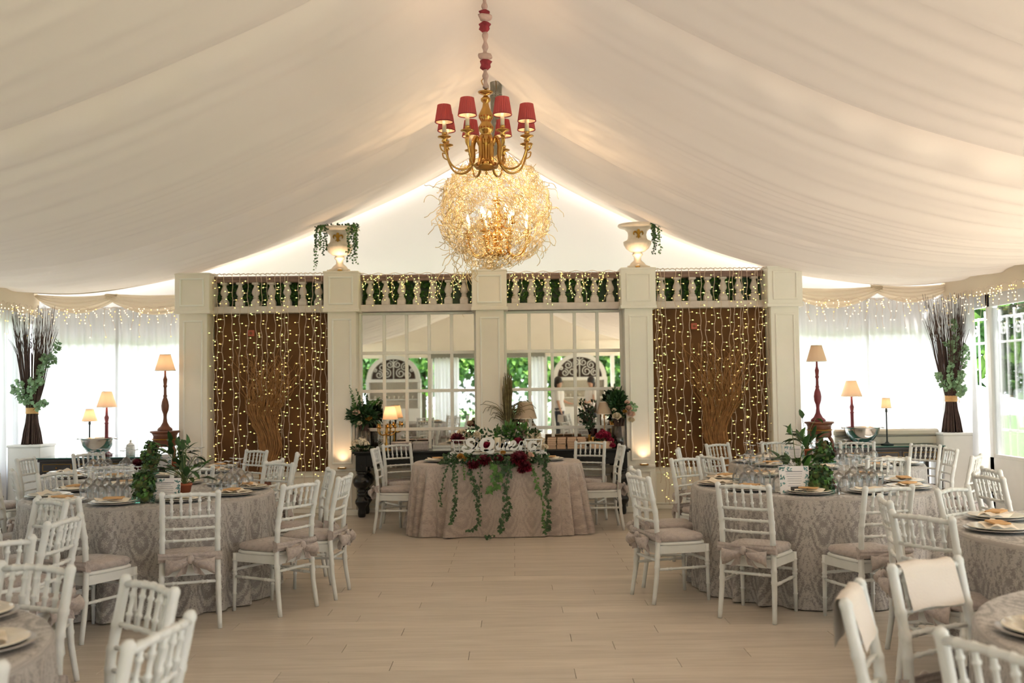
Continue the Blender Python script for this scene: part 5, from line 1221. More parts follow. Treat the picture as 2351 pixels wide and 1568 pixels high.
for k, (pts, sz, n) in enumerate(STR):
    rr = random.Random(k + 40); W3 = []
    for u_, v_ in pts:
        z = 0.5
        for _ in range(6): p = fpt(1000 + u_ / 7.467, 1040 + v_ / 7.467, ZG(z)); z = p.z
        W3.append(V((p.x, p.y, max(.012, p.z))))
    P = catmull(W3, 8); sb = B().tube(P, .0028, 5); lb = B()
    for q in range(n):
        f = (q + rr.random()) / n * (len(P) - 1.01); i = int(f); p = P[i].lerp(P[i + 1], f - i) + V((rr.uniform(-.6, .6) * sz, -rr.uniform(.004, .02), rr.uniform(-.3, .3) * sz)); p.z = max(p.z, .01)
        lb.ivy(p, V((rr.uniform(-1, 1), -.25, -rr.uniform(.1, 1.2))), V((rr.uniform(-.4, .4), -1, .25)), sz * rr.uniform(.6, 1.1))
    o = lb.build('ivy_strand', ['leaf', 'leaf', 'leafl'][k % 3], gd); sb.build('ivy_stem', 'stem', o)
def candle(px, py0, py1, dy, label, kind):
    p = gpx(px, py1, dy); h = gpx(px, py0, dy).z - p.z
    t = thing('candle', label, 'candle', p)
    if kind == 'pillar': B().lathe([(.036, 0), (.036, h), (.028, h), (0, h - .006)], 18).build('wax_body', 'wax', t); B().tube([(0, 0, h - .006), (0, .002, h + .012)], .0015, 4).build('wick', 'iron', t)
    elif kind == 'taper': B().lathe([(.011, 0), (.008, h), (0, h + .004)], 10).build('wax_body', 'wax', t)
    else:
        B().lathe([(.035, 0), (.032, .006), (.006, .012), (.006, h * .45), (.03, h * .52), (.046, h * .7), (.04, h), (.037, h), (.043, h * .7), (0, h * .55)], 18, cap=False).build('cup_glass', 'glass', t)
        B().lathe([(0, h * .56), (.036, h * .62), (.041, h * .72), (.037, h * .92), (0, h * .93)], 16).build('wax_body', kind, t)
candle(1187, 978, 1036, .16, 'white candle in a stemmed glass among the sweetheart flowers', 'wax')
candle(1205, 976, 1034, .22, 'pink candle in a stemmed glass among the sweetheart flowers', 'blush')
candle(1143, 1004, 1036, .12, 'ivory pillar candle behind the letter Q of the sign', 'pillar')
candle(1212, 980, 1036, .14, 'slim white taper candle right of the pink candle', 'taper')
candle(1097, 1000, 1036, .2, 'ivory pillar candle left of the sign centre among lilies', 'pillar')
for x, w_ in ((-.62, 'left'), (.56, 'right')):
    o = [a.copy() for a in ST0[:4]]
    for a, l, c in zip(o, ('silver charger plate at the %s end of the sweetheart table', 'cream dinner plate at the %s end of the sweetheart table', 'rumpled cream napkin at the %s end of the sweetheart table', 'kraft favour box at the %s end of the sweetheart table'), ('charger', 'plate', 'napkin', 'favour box')):
        COL.objects.link(a); a.location = (SW[0] + x, SW[1] - .02, ZT + .001); a.rotation_euler = (0, 0, .3 if x < 0 else -.2); tag(a, l % w_, c, 'place settings on the sweetheart table')
# ------------------------------------------------------------------ chandeliers
def chandelier(px, Y, zb, label, shades, sc=1.0, upper=False):
    x = on_y(px, 400, Y).x; t = thing('chandelier', label, 'chandelier', (x, Y, zb)); k = sc
    body = [(0, -.015), (.006, -.012), (.010, .0), (.006, .012), (.03, .018), (.075, .03), (.086, .045), (.082, .065), (.05, .08), (.042, .1), (.046, .2), (.052, .22), (.046, .24), (.03, .26), (.034, .28), (.052, .30), (.056, .325), (.04, .35), (.034, .365), (.05, .39), (.054, .41), (.045, .43), (.026, .47), (.02, .50), (.034, .515), (.036, .53), (.02, .545), (.012, .555), (.05, .57), (.056, .58), (.03, .575), (.01, .59), (.008, .61), (0, .61)]
    B().lathe([(r * k, z * k) for r, z in body], 22).build('baluster_stem', 'brass', t)
    for i in range(8):
        a = pi / 8 + i * pi / 4; ca, sa = cos(a), sin(a); q = lambda r, z: (r * ca * k, r * sa * k, z * k)
        o = B().tube(catmull([q(.05, .20), q(.075, .25), q(.10, .20), q(.10, .10), q(.14, .03), (q(.20, .012)), q(.26, .04), q(.30, .12), q(.312, .19)], 5), [.0105 * k + .004 * k * sin(j * .16) for j in range(41)], 8).tube(catmull([q(.30, .12), q(.335, .14), q(.345, .175), q(.325, .17)], 4), .005 * k, 6).build('arm', 'brass', t)
        c = (.312 * ca * k, .312 * sa * k, 0)
        B().lathe([(.008 * k, .185 * k), (.022 * k, .20 * k), (.014 * k, .215 * k), (.046 * k, .226 * k), (.048 * k, .232 * k), (.018 * k, .236 * k), (.018 * k, .255 * k), (.022 * k, .26 * k), (.012 * k, .262 * k)], 14, c).build('drip_pan', 'brass', o)
        B().lathe([(.014 * k, .255 * k), (.014 * k, .35 * k), (0, .352 * k)], 10, c).build('candle_sleeve', 'wax', o)
        if shades:
            s = B().lathe([(.063 * k, .335 * k), (.054 * k, .395 * k), (.045 * k, .455 * k)], 52, c, cap=False, smooth=False, wob=lambda a_, z_: 1 + (.05 if int(round(a_ / (2 * pi) * 52)) % 2 else -.05)).build('pleated_shade', 'redshade', o)
            B().tube([(c[0] + .064 * k * cos(q_ * pi / 12), c[1] + .064 * k * sin(q_ * pi / 12), .335 * k) for q_ in range(25)], .003, 5).build('shade_trim', 'cordred', o)
            B().lathe([(.058 * k, .337 * k), (.042 * k, .45 * k)], 24, c, cap=False).build('shade_lining', 'shade', o)
            B().ball((c[0], c[1], .385 * k), .016, 8, 6).build('bulb', 'bulb', o)
            point('chandelier_light', (x + c[0], Y + c[1], zb + .385 * k), 5.0, (1, .70, .42), .016)
        else:
            B().lathe([(.008 * k, .352 * k), (.015 * k, .375 * k), (.011 * k, .40 * k), (0, .425 * k)], 10, c).build('flame_bulb', 'bulb', o)
    if upper:
        for i in range(4):
            a = i * pi / 2 + .5; q = lambda r, z: (r * cos(a), r * sin(a), z)
            o = B().tube(catmull([q(.03, .36), q(.07, .31), q(.14, .31), q(.17, .36)], 5), .007, 7).lathe([(.006, .35), (.034, .365), (.034, .37), (.012, .374), (.012, .43), (0, .43)], 12, (.17 * cos(a), .17 * sin(a), 0)).build('upper_arm', 'brass', t)
            B().lathe([(.01, .43), (.022, .46), (.014, .49), (0, .51)], 10, (.17 * cos(a), .17 * sin(a), 0)).build('flame_bulb', 'bulb', o)
    return t, x
tc, cxx = chandelier(1117, 7.0, 3.055, 'brass chandelier with eight red pleated shades, nearer of the two', True)
b1 = B(); b2 = B(); rr = random.Random(1)
zt = ceil_z(abs(cxx - XR) / (XR_E - XR), 7.0, 1); z0 = 3.055 + .60
hh = zt - z0; n = 90
def cw(a, z): return 1 + .16 * sin(a * 3 + z * 40) + .12 * sin(a * 2 - z * 23)
pr_ = [(.006, 0)] + [(.018 + .006 * sin(j * .9) + (.022 if (j // 9) % 3 == 2 and 2 < j % 9 < 7 else 0), hh * j / n) for j in range(1, n)]
B().lathe(pr_, 12, (0, 0, .60), wob=cw).build('fabric_sleeve', 'cord', tc)
for z in (.18, .47, .56, .88, 1.1):
    B().lathe([(.018, z * hh / 1.0 - .03), (.036, z * hh - .01), (.03, z * hh + .012), (.04, z * hh + .03), (.02, z * hh + .045)], 12, (0, 0, .60), wob=cw).build('crimson_ruffle', 'cordred', tc) if z < 1 else None
B().tube([(.02, 0, .60), (-.02, -.01, .63), (-.03, 0, .66), (-.01, 0, .685), (.004, 0, .66)], .004, 6).build('hook', 'brass', tc)
t2, cx2 = chandelier(1141, 9.77, 2.80, 'brass chandelier inside the tangled wire ball, farther of the two', False, 1.0, True)
for dx, dy, dz in ((-.1, -.28, .38), (.16, -.26, .38), (-.06, -.1, .62)): point('chandelier_light', (cx2 + dx, 9.77 + dy, 2.80 + dz), 6.0, (1, .74, .46), .02)
t3 = dup(tc, (-.55, -3.9, 3.2), .2, 'brass chandelier with red shades behind the camera, seen small in the mirrors')
for i in range(8): a = pi / 8 + i * pi / 4 + .2; point('chandelier_light', (-.55 + .312 * cos(a), -3.9 + .312 * sin(a), 3.585), 5.0, (1, .70, .42), .016)
# wire ball: loops of curly champagne wire around the second chandelier
wb = thing('wire_ball', 'ball of tangled champagne coloured wire around the farther chandelier', 'wire ball', (on_y(1136, 490, 9.77).x, 9.77, 3.26)); r = random.Random(12); b1, b2 = B(), B(); Rb = .545
for k in range(430):
    c = rv(r); u_ = c.orthogonal().normalized(); v_ = c.cross(u_); ph = r.uniform(0, 6.3); span = r.uniform(.5, 1.3); pts = []; rad = Rb * r.choice([.7, .85, .95, 1.0, 1.02])
    for q in range(13):
        s = (q / 12 - .5) * span; wv = .08 * sin(q * 2.1 + ph) + .07 * sin(q * 4.3 + ph * 2); d = (c + u_ * s + v_ * wv).normalized(); pts.append(d * rad * (1 + .05 * sin(q * 2.3 + ph)))
    (b1 if k % 2 else b2).tube(catmull(pts, 2), .0026, 4)
for k in range(44):
    d = V((r.choice([-1, -1, 1]) * r.uniform(.5, 1), r.uniform(-.8, .8), r.uniform(-.9, .55))).normalized(); p = d * Rb * .96; pts = [p.copy()]; st = d + rv(r) * .5
    for q in range(7): st = (st + rv(r) * .75 + V((0, 0, -.12))).normalized(); p = p + st * .038; pts.append(p.copy())
    b1.tube(catmull(pts, 2), .003, 4)
for k in range(14):
    p = V((r.uniform(-.42, -.2), r.uniform(-.3, .3), -.40)); pts = [p.copy()]
    for q in range(8): p = p + V((r.uniform(-.05, .05), r.uniform(-.03, .03), -.042 + r.uniform(-.02, .03))); pts.append(p.copy())
    b2.tube(catmull(pts, 2), .003, 4)
stuff(b1.build('curly_wires', 'wire', wb)); stuff(b2.build('curly_wires', 'wire', wb))
b1 = B(); x0 = cx2 - wb.location.x; zc = ceil_z(abs(cx2 - XR) / 5.9, 9.77, 1) - wb.location.z
for k in range(26):
    a = 2 * pi * k / 26; b1.tube([(x0 + .055 * cos(a + j * .12) * (1 - .25 * (j / 9)), .055 * sin(a + j * .12), zc - .02 - j * (zc - .42) / 9) for j in range(10)], .0045, 4)
for j in range(3): b1.tube([(x0 + .06 * cos(a * .5), .06 * sin(a * .5), zc - .14 - j * .02 + .006 * sin(a)) for a in range(14)], .004, 4)
b1.build('wire_sleeve', 'greywire', wb)
B().tube([(x0, 0, zc), (x0, 0, 2.80 + .6 - wb.location.z)], .008, 6).build('hanging_rod', 'brass', wb)

# ------------------------------------------------------------------ urns with trailing ivy
UP = [(.128, 0), (.128, .035), (.10, .045), (.085, .07), (.045, .105), (.043, .15), (.062, .165), (.066, .185), (.05, .20), (.09, .215), (.135, .25), (.163, .30), (.168, .335), (.13, .355), (.118, .375), (.112, .42), (.12, .46), (.16, .495), (.225, .515), (.24, .53), (.235, .548), (.20, .545), (.12, .47), (0, .46)]
def urn(px, label, ivy_label, sides, seed):
    x = on_y(px, 600, YC + .12).x; t = thing('stone_urn', label, 'urn', (x, YC + .12, ZC1 + .006)); wob = lambda a, z: 1 + (.035 * abs(sin(a * 9)) if .21 < z < .34 else 0)
    B().lathe(UP, 54, wob=wob).build('urn_body', 'stone_l', t)
    B().cbox(-.135, .135, -.135, .135, 0, .02, .004).build('urn_foot', 'stone_l', t)
    fl = B(); Y0 = -.128
    fl.leaf((0, Y0, .385), (0, -.06, 1), (0, -1, 0), .105, .045, .1, 0)
    for s in (-1, 1):
        fl.tube(catmull([(s * .004, Y0, .392), (s * .02, Y0 - .002, .43), (s * .045, Y0 + .008, .445), (s * .058, Y0 + .016, .425), (s * .05, Y0 + .012, .405)], 4), [.006 + .004 * sin(j * .2) for j in range(17)], 6)
        fl.tube([(s * .003, Y0, .388), (s * .018, Y0, .374), (s * .03, Y0 + .004, .38)], .005, 6)
    fl.cbox(-.022, .022, Y0 - .006, Y0 + .006, .386, .396, .002).leaf((0, Y0, .388), (0, 0, -1), (0, -1, 0), .032, .02, .1, 0)
    fl.build('gilt_lily_emblem', 'goldpaint', t)
    if not sides: return
    v = thing('trailing_ivy', ivy_label, 'ivy plant', (x, YC + .12, ZC1 + .006 + .53)); r = random.Random(seed)
    iv = B(); [iv.ivy((r.uniform(min(sides) * .2 - .03, max(sides) * .2 + .03), r.uniform(-.16, .1), r.uniform(0, .06)), rv(r), rv(r) + V((0, -.5, .5)), .034) for _ in range(150)]; stuff(iv.build('ivy_crown', 'leaf', v))
    for s in sides:
        for q in range(7):
            a = r.uniform(-1.1, .2); ln = r.uniform(.2, .52) * (1 if s < 0 or len(sides) > 1 else .75); x1 = s * (.20 + r.uniform(-.07, .06)); y1 = -.13 - .08 * cos(a)
            P = catmull([(s * .1, -.05, .02), (x1 * .92, y1 + .03, .02), (x1, y1, -ln * .4), (x1 + r.uniform(-.02, .02), y1, -ln)], 7); sb = B().tube(P, .002, 4); lb = B()
            for i in range(4, len(P)):
                for _ in range(2): lb.ivy(P[i] + V((r.uniform(-.02, .02), -.008, r.uniform(-.01, .01))), V((r.uniform(-1, 1), -.2, -.6)), V((0, -1, .3)), r.uniform(.018, .03))
            o = lb.build('ivy_strand', 'leaf' if q % 3 else 'leafl', v); sb.build('ivy_stem', 'stem', o)
urn(780, 'pale stone urn with gold emblem on the second pilaster from the left', 'ivy trailing from both sides of the left stone urn', (-1, 1), 1)
urn(1124, 'pale stone urn mostly hidden behind the wire ball on the middle pilaster', '', (), 2)
urn(1464, 'pale stone urn with gold emblem on the second pilaster from the right', 'ivy trailing from the right side of the right stone urn', (1,), 3)
def uplight(px, z, label, watt, Y):
    x = on_y(px, 600, Y).x; t = thing('puck_uplight', label, 'light fitting', (x, Y, z))
    B().lathe([(.028, 0), (.03, .004), (.03, .02), (.024, .022), (.02, .014), (0, .014)], 14).build('housing', 'brass', t)
    B().lathe([(0, .0145), (.019, .0145), (.019, .017), (0, .017)], 12).build('lens', 'bulb', t)
    spot('uplight_beam', (x, Y, z + .03), (x, Y + .09, z + 1), watt, 120, (1, .66, .38), .02, .8)
for px, nm in ((780, 'left'), (1464, 'right'), (1124, 'middle')): uplight(px, ZC1 + .006, 'small brass puck light in front of the foot of the %s urn' % nm, 2.2, YC - .028)
for px, nm in ((785, 'second pilaster from the left'), (1469, 'second pilaster from the right')):
    x = on_y(px, 600, YC).x; t = thing('ledge_light', 'small brass wall light on the ledge of the ' + nm, 'light fitting', (x, YC - .04, .567))
    B().cbox(-.05, .05, -.055, .03, 0, .018, .004).build('housing', 'brass', t); B().box(-.03, .03, -.045, -.015, .018, .0195).build('lens', 'icicle', t)
    spot('ledge_beam', (x, YC - .085, .60), (x, YC + .03, 1.3), 1.7, 100, (1, .66, .38), .02, 1.0)

# ------------------------------------------------------------------ willow bundles before the brown panels
def willow(px, label, seed):
    Y = 12.17; x = on_y(px, 1000, Y).x; t = thing('willow_bundle', label, 'branch bundle', (x, Y, 0)); r = random.Random(seed); b1, b2 = B(), B()
    for k in range(330):
        a = r.uniform(0, 6.283); f = sqrt(r.random()); H = 1.15 + .95 * r.random() ** 1.5; pts = []; ph = r.uniform(0, 6); aw = a + r.uniform(-1.1, 1.1); pw = r.uniform(.6, 1.15)
        z = .16
        while z < H:
            R = interp([(.16, .05), (.5, .06), (.66, .10), (.85, .15), (1.0, .145), (1.14, .17), (1.3, .24), (1.5, .34), (1.75, .47), (2.1, .62)], z) * f * (1 if z < 1.1 else 1 + (pw - 1) * min(1, (z - 1.1) * 2))
            aa = a + (aw - a) * max(0, z - .85); sway = .045 * sin(z * 7.0 + seed * .7) * max(.2, 1 - max(0, z - 1.2) * 1.6); wig = .010 + .02 * max(0, z - 1.0)
            pts.append((R * cos(aa) + sway + wig * sin(z * 17 + ph) + wig * .7 * sin(z * 29 + ph * 2), max(-.14, min(.12, R * sin(aa) * .45 + wig * sin(z * 13 + ph))), z)); z += .085
        if len(pts) > 3: (b1 if k % 2 else b2).tube(pts, [.0056 - .0036 * i / len(pts) for i in range(len(pts))], 4)
    stuff(b1.build('willow_rods', 'willow', t)); stuff(b2.build('willow_rods', 'willow', t))
    B().lathe([(.09, 0), (.095, .02), (.06, .05), (.05, .5), (.06, .56), (0, .56)], 14).build('post_base', 'redwood', t)
willow(613, 'bundle of curly golden willow rods before the left brown panel', 3)
willow(1650, 'bundle of curly golden willow rods before the right brown panel', 6)

# ------------------------------------------------------------------ fairy light curtains
bme = {}
def light_curtain(xs, label, seed, ends, extra=0):
    Y = 12.185; t = thing('fairy_light_curtain', label, 'string lights', (0, 0, 0)); r = random.Random(seed)
    zt = 2.952
    B().tube([(on_y(p, 640, Y).x, Y, zt + .008 * sin(p)) for p in range(int(xs[0]) - 4, int(xs[-1]) + 6, 4)], .006, 5).build('header_cable', 'cable', t)
    for k, px in enumerate(xs):
        x = on_y(px, 640, Y).x; zb = ends(k, r); n = int((zt - zb) / .05); pts = []; dx = 0; 
        drift = r.uniform(-.03, .03); ph = r.uniform(0, 6); z1 = zt + .0; jit = r.uniform(0, .1)
        for j in range(n + 1):
            z = zt - j * .05 - (jit if j else 0); pts.append((x + drift * j / n + .007 * sin(j * 1.4 + ph) + .006 * sin(j * .5 + ph * 2), Y + .012 * sin(j * .4 + ph), z))
        s = B().tube(pts, .0034, 5); g1, g2 = B(), B()
        for j in range(1, n, 2):
            p = V(pts[min(n, j + (r.random() < .3))]); sd = r.choice([-1, 1]); ln = r.uniform(.018, .038); q = p + V((sd * ln, -.012, r.uniform(-.006, .006))); s.tube([p, q], .0032, 4)
            (g1 if r.random() < .55 else g2).ball(q + V((sd * .007, -.002, 0)), .0068, 6, 4, (1.3, 1, 1))
        o = s.build('light_string', 'cable', t); stuff(g1.build('string_bulbs', 'fairy', o)); stuff(g2.build('string_bulbs', 'fairyc', o))
    return t
light_curtain([400 + v / 5.22 for v in (463, 515, 597, 690, 790, 888, 975, 1040, 1112, 1208, 1280, 1330, 1355, 1490, 1572, 1655, 1695, 1752, 1812)], 'curtain of warm fairy lights before the left brown panel', 1, lambda k, r: r.uniform(.50, .62) if k < 13 else r.uniform(.12, .55))
light_curtain([1420 + v / 4.9 for v in (402, 435, 472, 520, 637, 702, 792, 922, 978, 1075, 1155, 1247, 1290, 1357, 1392, 1447, 1545, 1565, 1610, 1664)], 'curtain of warm fairy lights before the right brown panel', 2, lambda k, r: r.uniform(.06, .5) if k < 8 else r.uniform(.50, .62))
r = random.Random(31)
for px0, px1, nm in ((822, 1084, 'left'), (1162, 1426, 'right')):
    t = thing('fairy_light_garland', 'loose fairy light garland along the balustrade above the %s grid mirror' % nm, 'string lights', (0, 0, 0)); Y = 12.19; w_ = B(); g1, g2 = B(), B()
    a, c = on_y(px0, 640, Y).x, on_y(px1, 640, Y).x
    w_.tube([(a + (c - a) * k / 40, Y, 2.935 + .012 * sin(k * 1.1)) for k in range(41)], .004, 5)
    for k in range(26):
        x = a + (c - a) * (k + r.random()) / 26; ln = r.uniform(.08, .42); pts = [(x, Y, 2.935)]; 
        for q in range(6): pts.append((max(a, min(c, pts[-1][0] + r.uniform(-.03, .03))), Y - .008, 2.935 - ln * (q + 1) / 6))
        w_.tube(pts, .003, 4)
        for q in range(1, 7): (g1 if r.random() < .5 else g2).ball(V(pts[q]) + V((r.uniform(-.02, .02), -.01, 0)), .007, 5, 4)
    w_.build('wire', 'cable', t); stuff(g1.build('garland_bulbs', 'fairy', t)); stuff(g2.build('garland_bulbs', 'fairyc', t))
# ------------------------------------------------------------------ the other end of the tent and the garden, seen in the grid mirrors
YB = -7.0
bw = B().box(XL_E, XR_E, YB - .12, YB - .06, 2.45, 2.95); n = 20
vs = [(XL_E + (XR_E - XL_E) * k / n, YB - .1, 2.9) for k in range(n + 1)] + [(XL_E + (XR_E - XL_E) * k / n, YB - .1, 2.9 + 1.9 * (1 - abs((2 * k / n) - 1)) ) for k in range(n + 1)]
bw.add(vs, [(k, k + 1, n + 2 + k, n + 1 + k) for k in range(n)])
wf = struct(bw.build('wall_front', 'cream'))
for x in (-6.2, -5.0, -2.6, -.75, 1.05, 3.2, 5.6): struct(B().cbox(x - .06, x + .06, YB - .14, YB - .02, -.05, 2.5, .005).build('wall_post', 'white', wf))
struct(B().cbox(-2.6, 1.05, YB - .16, YB, 2.42, 2.62, .006).build('header_beam', 'greywire', wf))
def dresser(x, label):
    t = thing('white_dresser', label, 'dresser', (x, YB + .3, 0)); w = .86
    B().cbox(-w, w, -.22, .22, 0, .85, .006).build('base_cabinet', 'white', t)
    for s in (-1, 1): B().cbox(min(s * w, s * (w - .1)), max(s * w, s * (w - .1)), -.2, .1, .85, 1.72, .005).build('side_post', 'white', t)
    B().box(-w, w, -.21, -.19, .85, 1.72).build('back_panel', 'stone_l', t)
    for z in (1.12, 1.4): B().cbox(-w + .1, w - .1, -.19, .08, z, z + .03, .003).build('shelf', 'white', t)
    B().cbox(-w, w, -.22, .14, 1.68, 1.78, .005).build('cornice', 'white', t)
    ab = B(); Ro, Ri = .84, .70
    for k in range(24):
        a, c = pi * k / 24, pi * (k + 1) / 24; P = lambda r, g, y: (r * cos(g), y, 1.78 + r * sin(g) * .9)
        ab.add([P(Ri, a, .12), P(Ro, a, .12), P(Ro, c, .12), P(Ri, c, .12), P(Ri, a, -.05), P(Ro, a, -.05), P(Ro, c, -.05), P(Ri, c, -.05)], [(0, 1, 2, 3), (7, 6, 5, 4), (1, 5, 6, 2), (0, 3, 7, 4)])
    ab.build('arch', 'white', t)
    B().add([(-.74, -.1, 1.78), (.74, -.1, 1.78)] + [(.74 * cos(pi * k / 12), -.1, 1.78 + .66 * sin(pi * k / 12)) for k in range(13)], [tuple(range(2, 15))]).build('fan_backing', 'twig', t)
    f = B()
    for s in (-1, 1):
        for cxy, rr, tn in (((.22, .18), .15, 1.6), ((.46, .14), .12, 1.5), ((.36, .38), .13, 1.4), ((.12, .46), .12, 1.5), ((.58, .28), .06, 1.2)):
            f.tube([(s * (cxy[0] + rr * (1 - .028 * k) * cos(k * .33 + tn)), .02, 1.78 + cxy[1] + rr * (1 - .028 * k) * sin(k * .33 + tn)) for k in range(28)], .018, 6)
    f.tube([(0, .02, 1.78), (0, .02, 2.40)], .02, 6); f.build('scroll_fretwork', 'white', t)
    for k in range(9):
        tag(B().lathe([(.03, 0), (.035, .09), (.03, .1), (0, .1)], 10).build('white_cup', 'plate', None, (x - .6 + .15 * k, YB + .26, 1.15)), 'cream cup on the %s dresser shelf behind the camera' % ('left' if x < 0 else 'right'), 'cup', 'cream cups on the %s dresser' % ('left' if x < 0 else 'right'))
dresser(-3.75, 'white dresser with fretwork fan behind the camera, reflected in the left mirror')
dresser(2.12, 'white dresser with fretwork fan behind the camera, reflected in the right mirror')
curtain((-2.5, YB), (-1.7, YB + .02), .02, 2.45, 'white sheer curtain behind the camera beside the garden opening', 21, .05)
curtain((.6, YB), (1.0, YB + .02), .02, 2.45, 'white sheer curtain behind the camera beside the right dresser', 22, .05)
def tree(x, y, h, r, label, seed, m='hedge', trunk=True):
    t = thing('garden_tree', label, 'tree', (x, y, -.06), 0, 'garden trees around the tent'); rr = random.Random(seed); lb, l2 = B(), B()
    if trunk: B().tube([(0, 0, 0), (.05, 0, h * .4), (0, .05, h * .7)], [.16, .12, .07], 8).build('trunk', 'twig', t)
    for k in range(2600):
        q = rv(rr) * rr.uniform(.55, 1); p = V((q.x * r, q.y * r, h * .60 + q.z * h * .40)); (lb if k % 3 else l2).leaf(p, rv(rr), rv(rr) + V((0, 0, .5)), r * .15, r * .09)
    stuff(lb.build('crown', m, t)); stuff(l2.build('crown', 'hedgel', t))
TW = [(-7, -14, 5.5, 2.3), (-3.6, -15, 6, 2.4), (-.6, -17, 6.5, 2.5), (1.6, -13.5, 5, 2.0), (4.4, -14, 6, 2.4), (8.0, -12, 6, 2.6), (11, 9, 6, 2.4), (10.8, 14, 5.5, 2.2), (12.5, 4, 6, 2.6), (-10.5, 8, 6, 2.5), (-10.5, 1, 6, 2.5), (11.5, -3, 6, 2.5), (9.6, 17.5, 5.5, 2.2)]
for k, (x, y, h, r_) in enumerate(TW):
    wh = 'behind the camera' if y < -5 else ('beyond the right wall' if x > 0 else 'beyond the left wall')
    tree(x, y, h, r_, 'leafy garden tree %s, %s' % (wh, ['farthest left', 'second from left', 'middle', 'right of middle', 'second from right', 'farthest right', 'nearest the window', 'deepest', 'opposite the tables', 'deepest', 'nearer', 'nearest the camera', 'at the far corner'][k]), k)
def hedge(x0, x1, y0, y1, h, label, seed):
    rr = random.Random(seed); lb = B()
    n = int((abs(x1 - x0) + abs(y1 - y0)) * 130)
    for k in range(n): lb.leaf((rr.uniform(x0, x1), rr.uniform(y0, y1), rr.uniform(-.05, h)), rv(rr), rv(rr), .26, .16)
    o = lb.build('hedge', 'hedge'); tag(o, label, 'hedge', kind='stuff')
hedge(-14, 14, -19.5, -18.6, 3.2, 'tall clipped hedge closing the garden behind the camera', 1)
hedge(12.6, 13.4, -6, 20, 2.0, 'clipped hedge beyond the right side wall', 2)
hedge(-13, -12.2, -6, 20, 3.0, 'clipped hedge beyond the left side wall', 3)
# white iron gate outside the right window
t = thing('iron_gate', 'white wrought iron gate with scrolls outside the right window', 'gate', (6.3, 13.5, -.05)); zt = 2.40
for k in range(18):
    y = -1.6 + k * .19; B().tube([(0, y, .05), (0, y, zt + (.10 if k % 2 else .02))], .011, 6).build('gate_bar', 'white', t)
for z in (.1, .95, zt - .32, zt): B().cbox(-.012, .012, -1.7, 1.75, z - .015, z + .015, .003).build('gate_rail', 'white', t)
sc = B()
for k in range(9):
    y0 = -1.6 + k * .38
    for s in (-1, 1): sc.tube([(0, y0 + .095 + s * (.01 + .0045 * j) * cos(j * .5), zt - .16 + (.015 + .0045 * j) * sin(j * .5)) for j in range(16)], .008, 5)
sc.build('scrollwork', 'white', t)

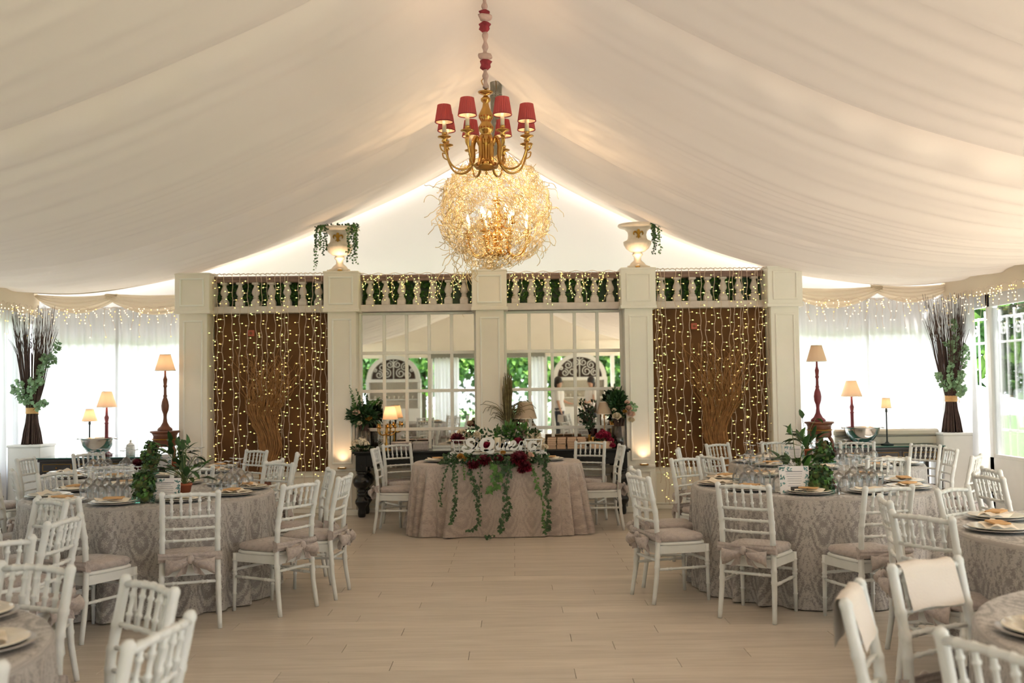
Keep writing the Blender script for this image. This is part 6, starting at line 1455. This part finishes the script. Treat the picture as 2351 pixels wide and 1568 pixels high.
# ------------------------------------------------------------------ a woman standing behind the camera, seen small in the right mirror
def person(x, y, rz, label, top, seed=0):
    t = thing('person', label, 'person', (x, y, 0), rz)
    V_, E, Rr = [], [], []
    def add(p, r, par=None):
        V_.append(p); Rr.append(r)
        if par is not None: E.append((par, len(V_) - 1))
        return len(V_) - 1
    pel = add((0, 0, .95), .145); wa = add((0, .0, 1.10), .115, pel); ch = add((0, -.01, 1.28), .135, wa); sh = add((0, -.01, 1.40), .10, ch); nk = add((0, 0, 1.47), .05, sh); hd = add((0, .015, 1.55), .075, nk); add((0, .02, 1.635), .085, hd)
    for s in (-1, 1):
        hp = add((s * .09, 0, .88), .10, pel); kn = add((s * .10, .02, .50), .062, hp); an = add((s * .10, -.02, .09), .04, kn); add((s * .105, .12, .03), .035, an)
        so = add((s * .165, -.01, 1.385), .055, sh); el = add((s * .22, .02 if s < 0 else .06, 1.12), .042, so)
        wr = add((s * .22, .08, .90), .028, el) if s < 0 else add((s * .16, .26, 1.04), .028, el)
        d = V((0, .03, -.09)) if s < 0 else V((-.02, .09, -.01)); hnd = add(tuple(V(V_[wr]) + d * .55), .033, wr)
        for f in range(4): k1 = add(tuple(V(V_[hnd]) + d * .6 + V((.016 * (f - 1.5), .004, 0))), .009, hnd); add(tuple(V(V_[k1]) + d * (.45 - .05 * abs(f - 1.3)) + V((0, .012, 0))), .008, k1)
        add(tuple(V(V_[hnd]) + d * .35 + V((-s * .035, .012, 0))), .010, hnd)
    me = bpy.data.meshes.new('body'); me.from_pydata([tuple(v) for v in V_], E, []); me.materials.append(MT['skin'])
    o = link('body', me, t); sk = o.modifiers.new('skin', 'SKIN'); sb = o.modifiers.new('sub', 'SUBSURF'); sb.levels = 1; sb.render_levels = 2
    for i, sv in enumerate(me.skin_vertices[0].data): sv.radius = (Rr[i], Rr[i]); sv.use_root = (i == 0)
    B().lathe([(.10, 1.43), (.17, 1.38), (.185, 1.28), (.15, 1.10), (.19, .96), (.21, .86), (.20, .855)], 24, wob=lambda a, z: 1 - .22 * abs(sin(a)) ** 2 + (.03 * sin(a * 9) if z < 1 else 0), cap=False).build('blouse', top, t)
    for s in (-1, 1): B().tube([(s * .16, -.01, 1.385), (s * .225, .02, 1.12)], [.07, .056], 12, cap=False).build('sleeve', top, t)
    for s in (-1, 1): B().tube([(s * .085, 0, .93), (s * .10, .02, .5), (s * .10, -.02, .08)], [.125, .085, .065], 14).build('trouser_leg', 'denim', t)
    B().ball((0, -.012, 1.655), .108, 16, 12, (.95, 1.0, 1.08)).ball((0, -.08, 1.56), .075, 12, 9, (1, .7, 1.3)).build('hair', 'hair', t)
    fb = B()
    for s in (-1, 1): fb.ball((s * .033, .098, 1.625), .010, 8, 6)
    fb.build('eyes', 'hair', t); B().leaf((0, .098, 1.625), (0, .5, -1), (0, 1, .3), .05, .026, .6, 0).build('nose', 'skin', t); B().ball((0, .094, 1.565), .02, 10, 6, (1.1, .4, .35)).build('lips', 'blush', t)
    return t
person(1.22, -1.6, R_(-75), 'dark haired woman in a white blouse standing behind the camera, seen in the right mirror', 'whitecotton')
person(2.15, -2.6, R_(60), 'dark haired person in white bending over a table, seen in the right mirror', 'whitecotton')
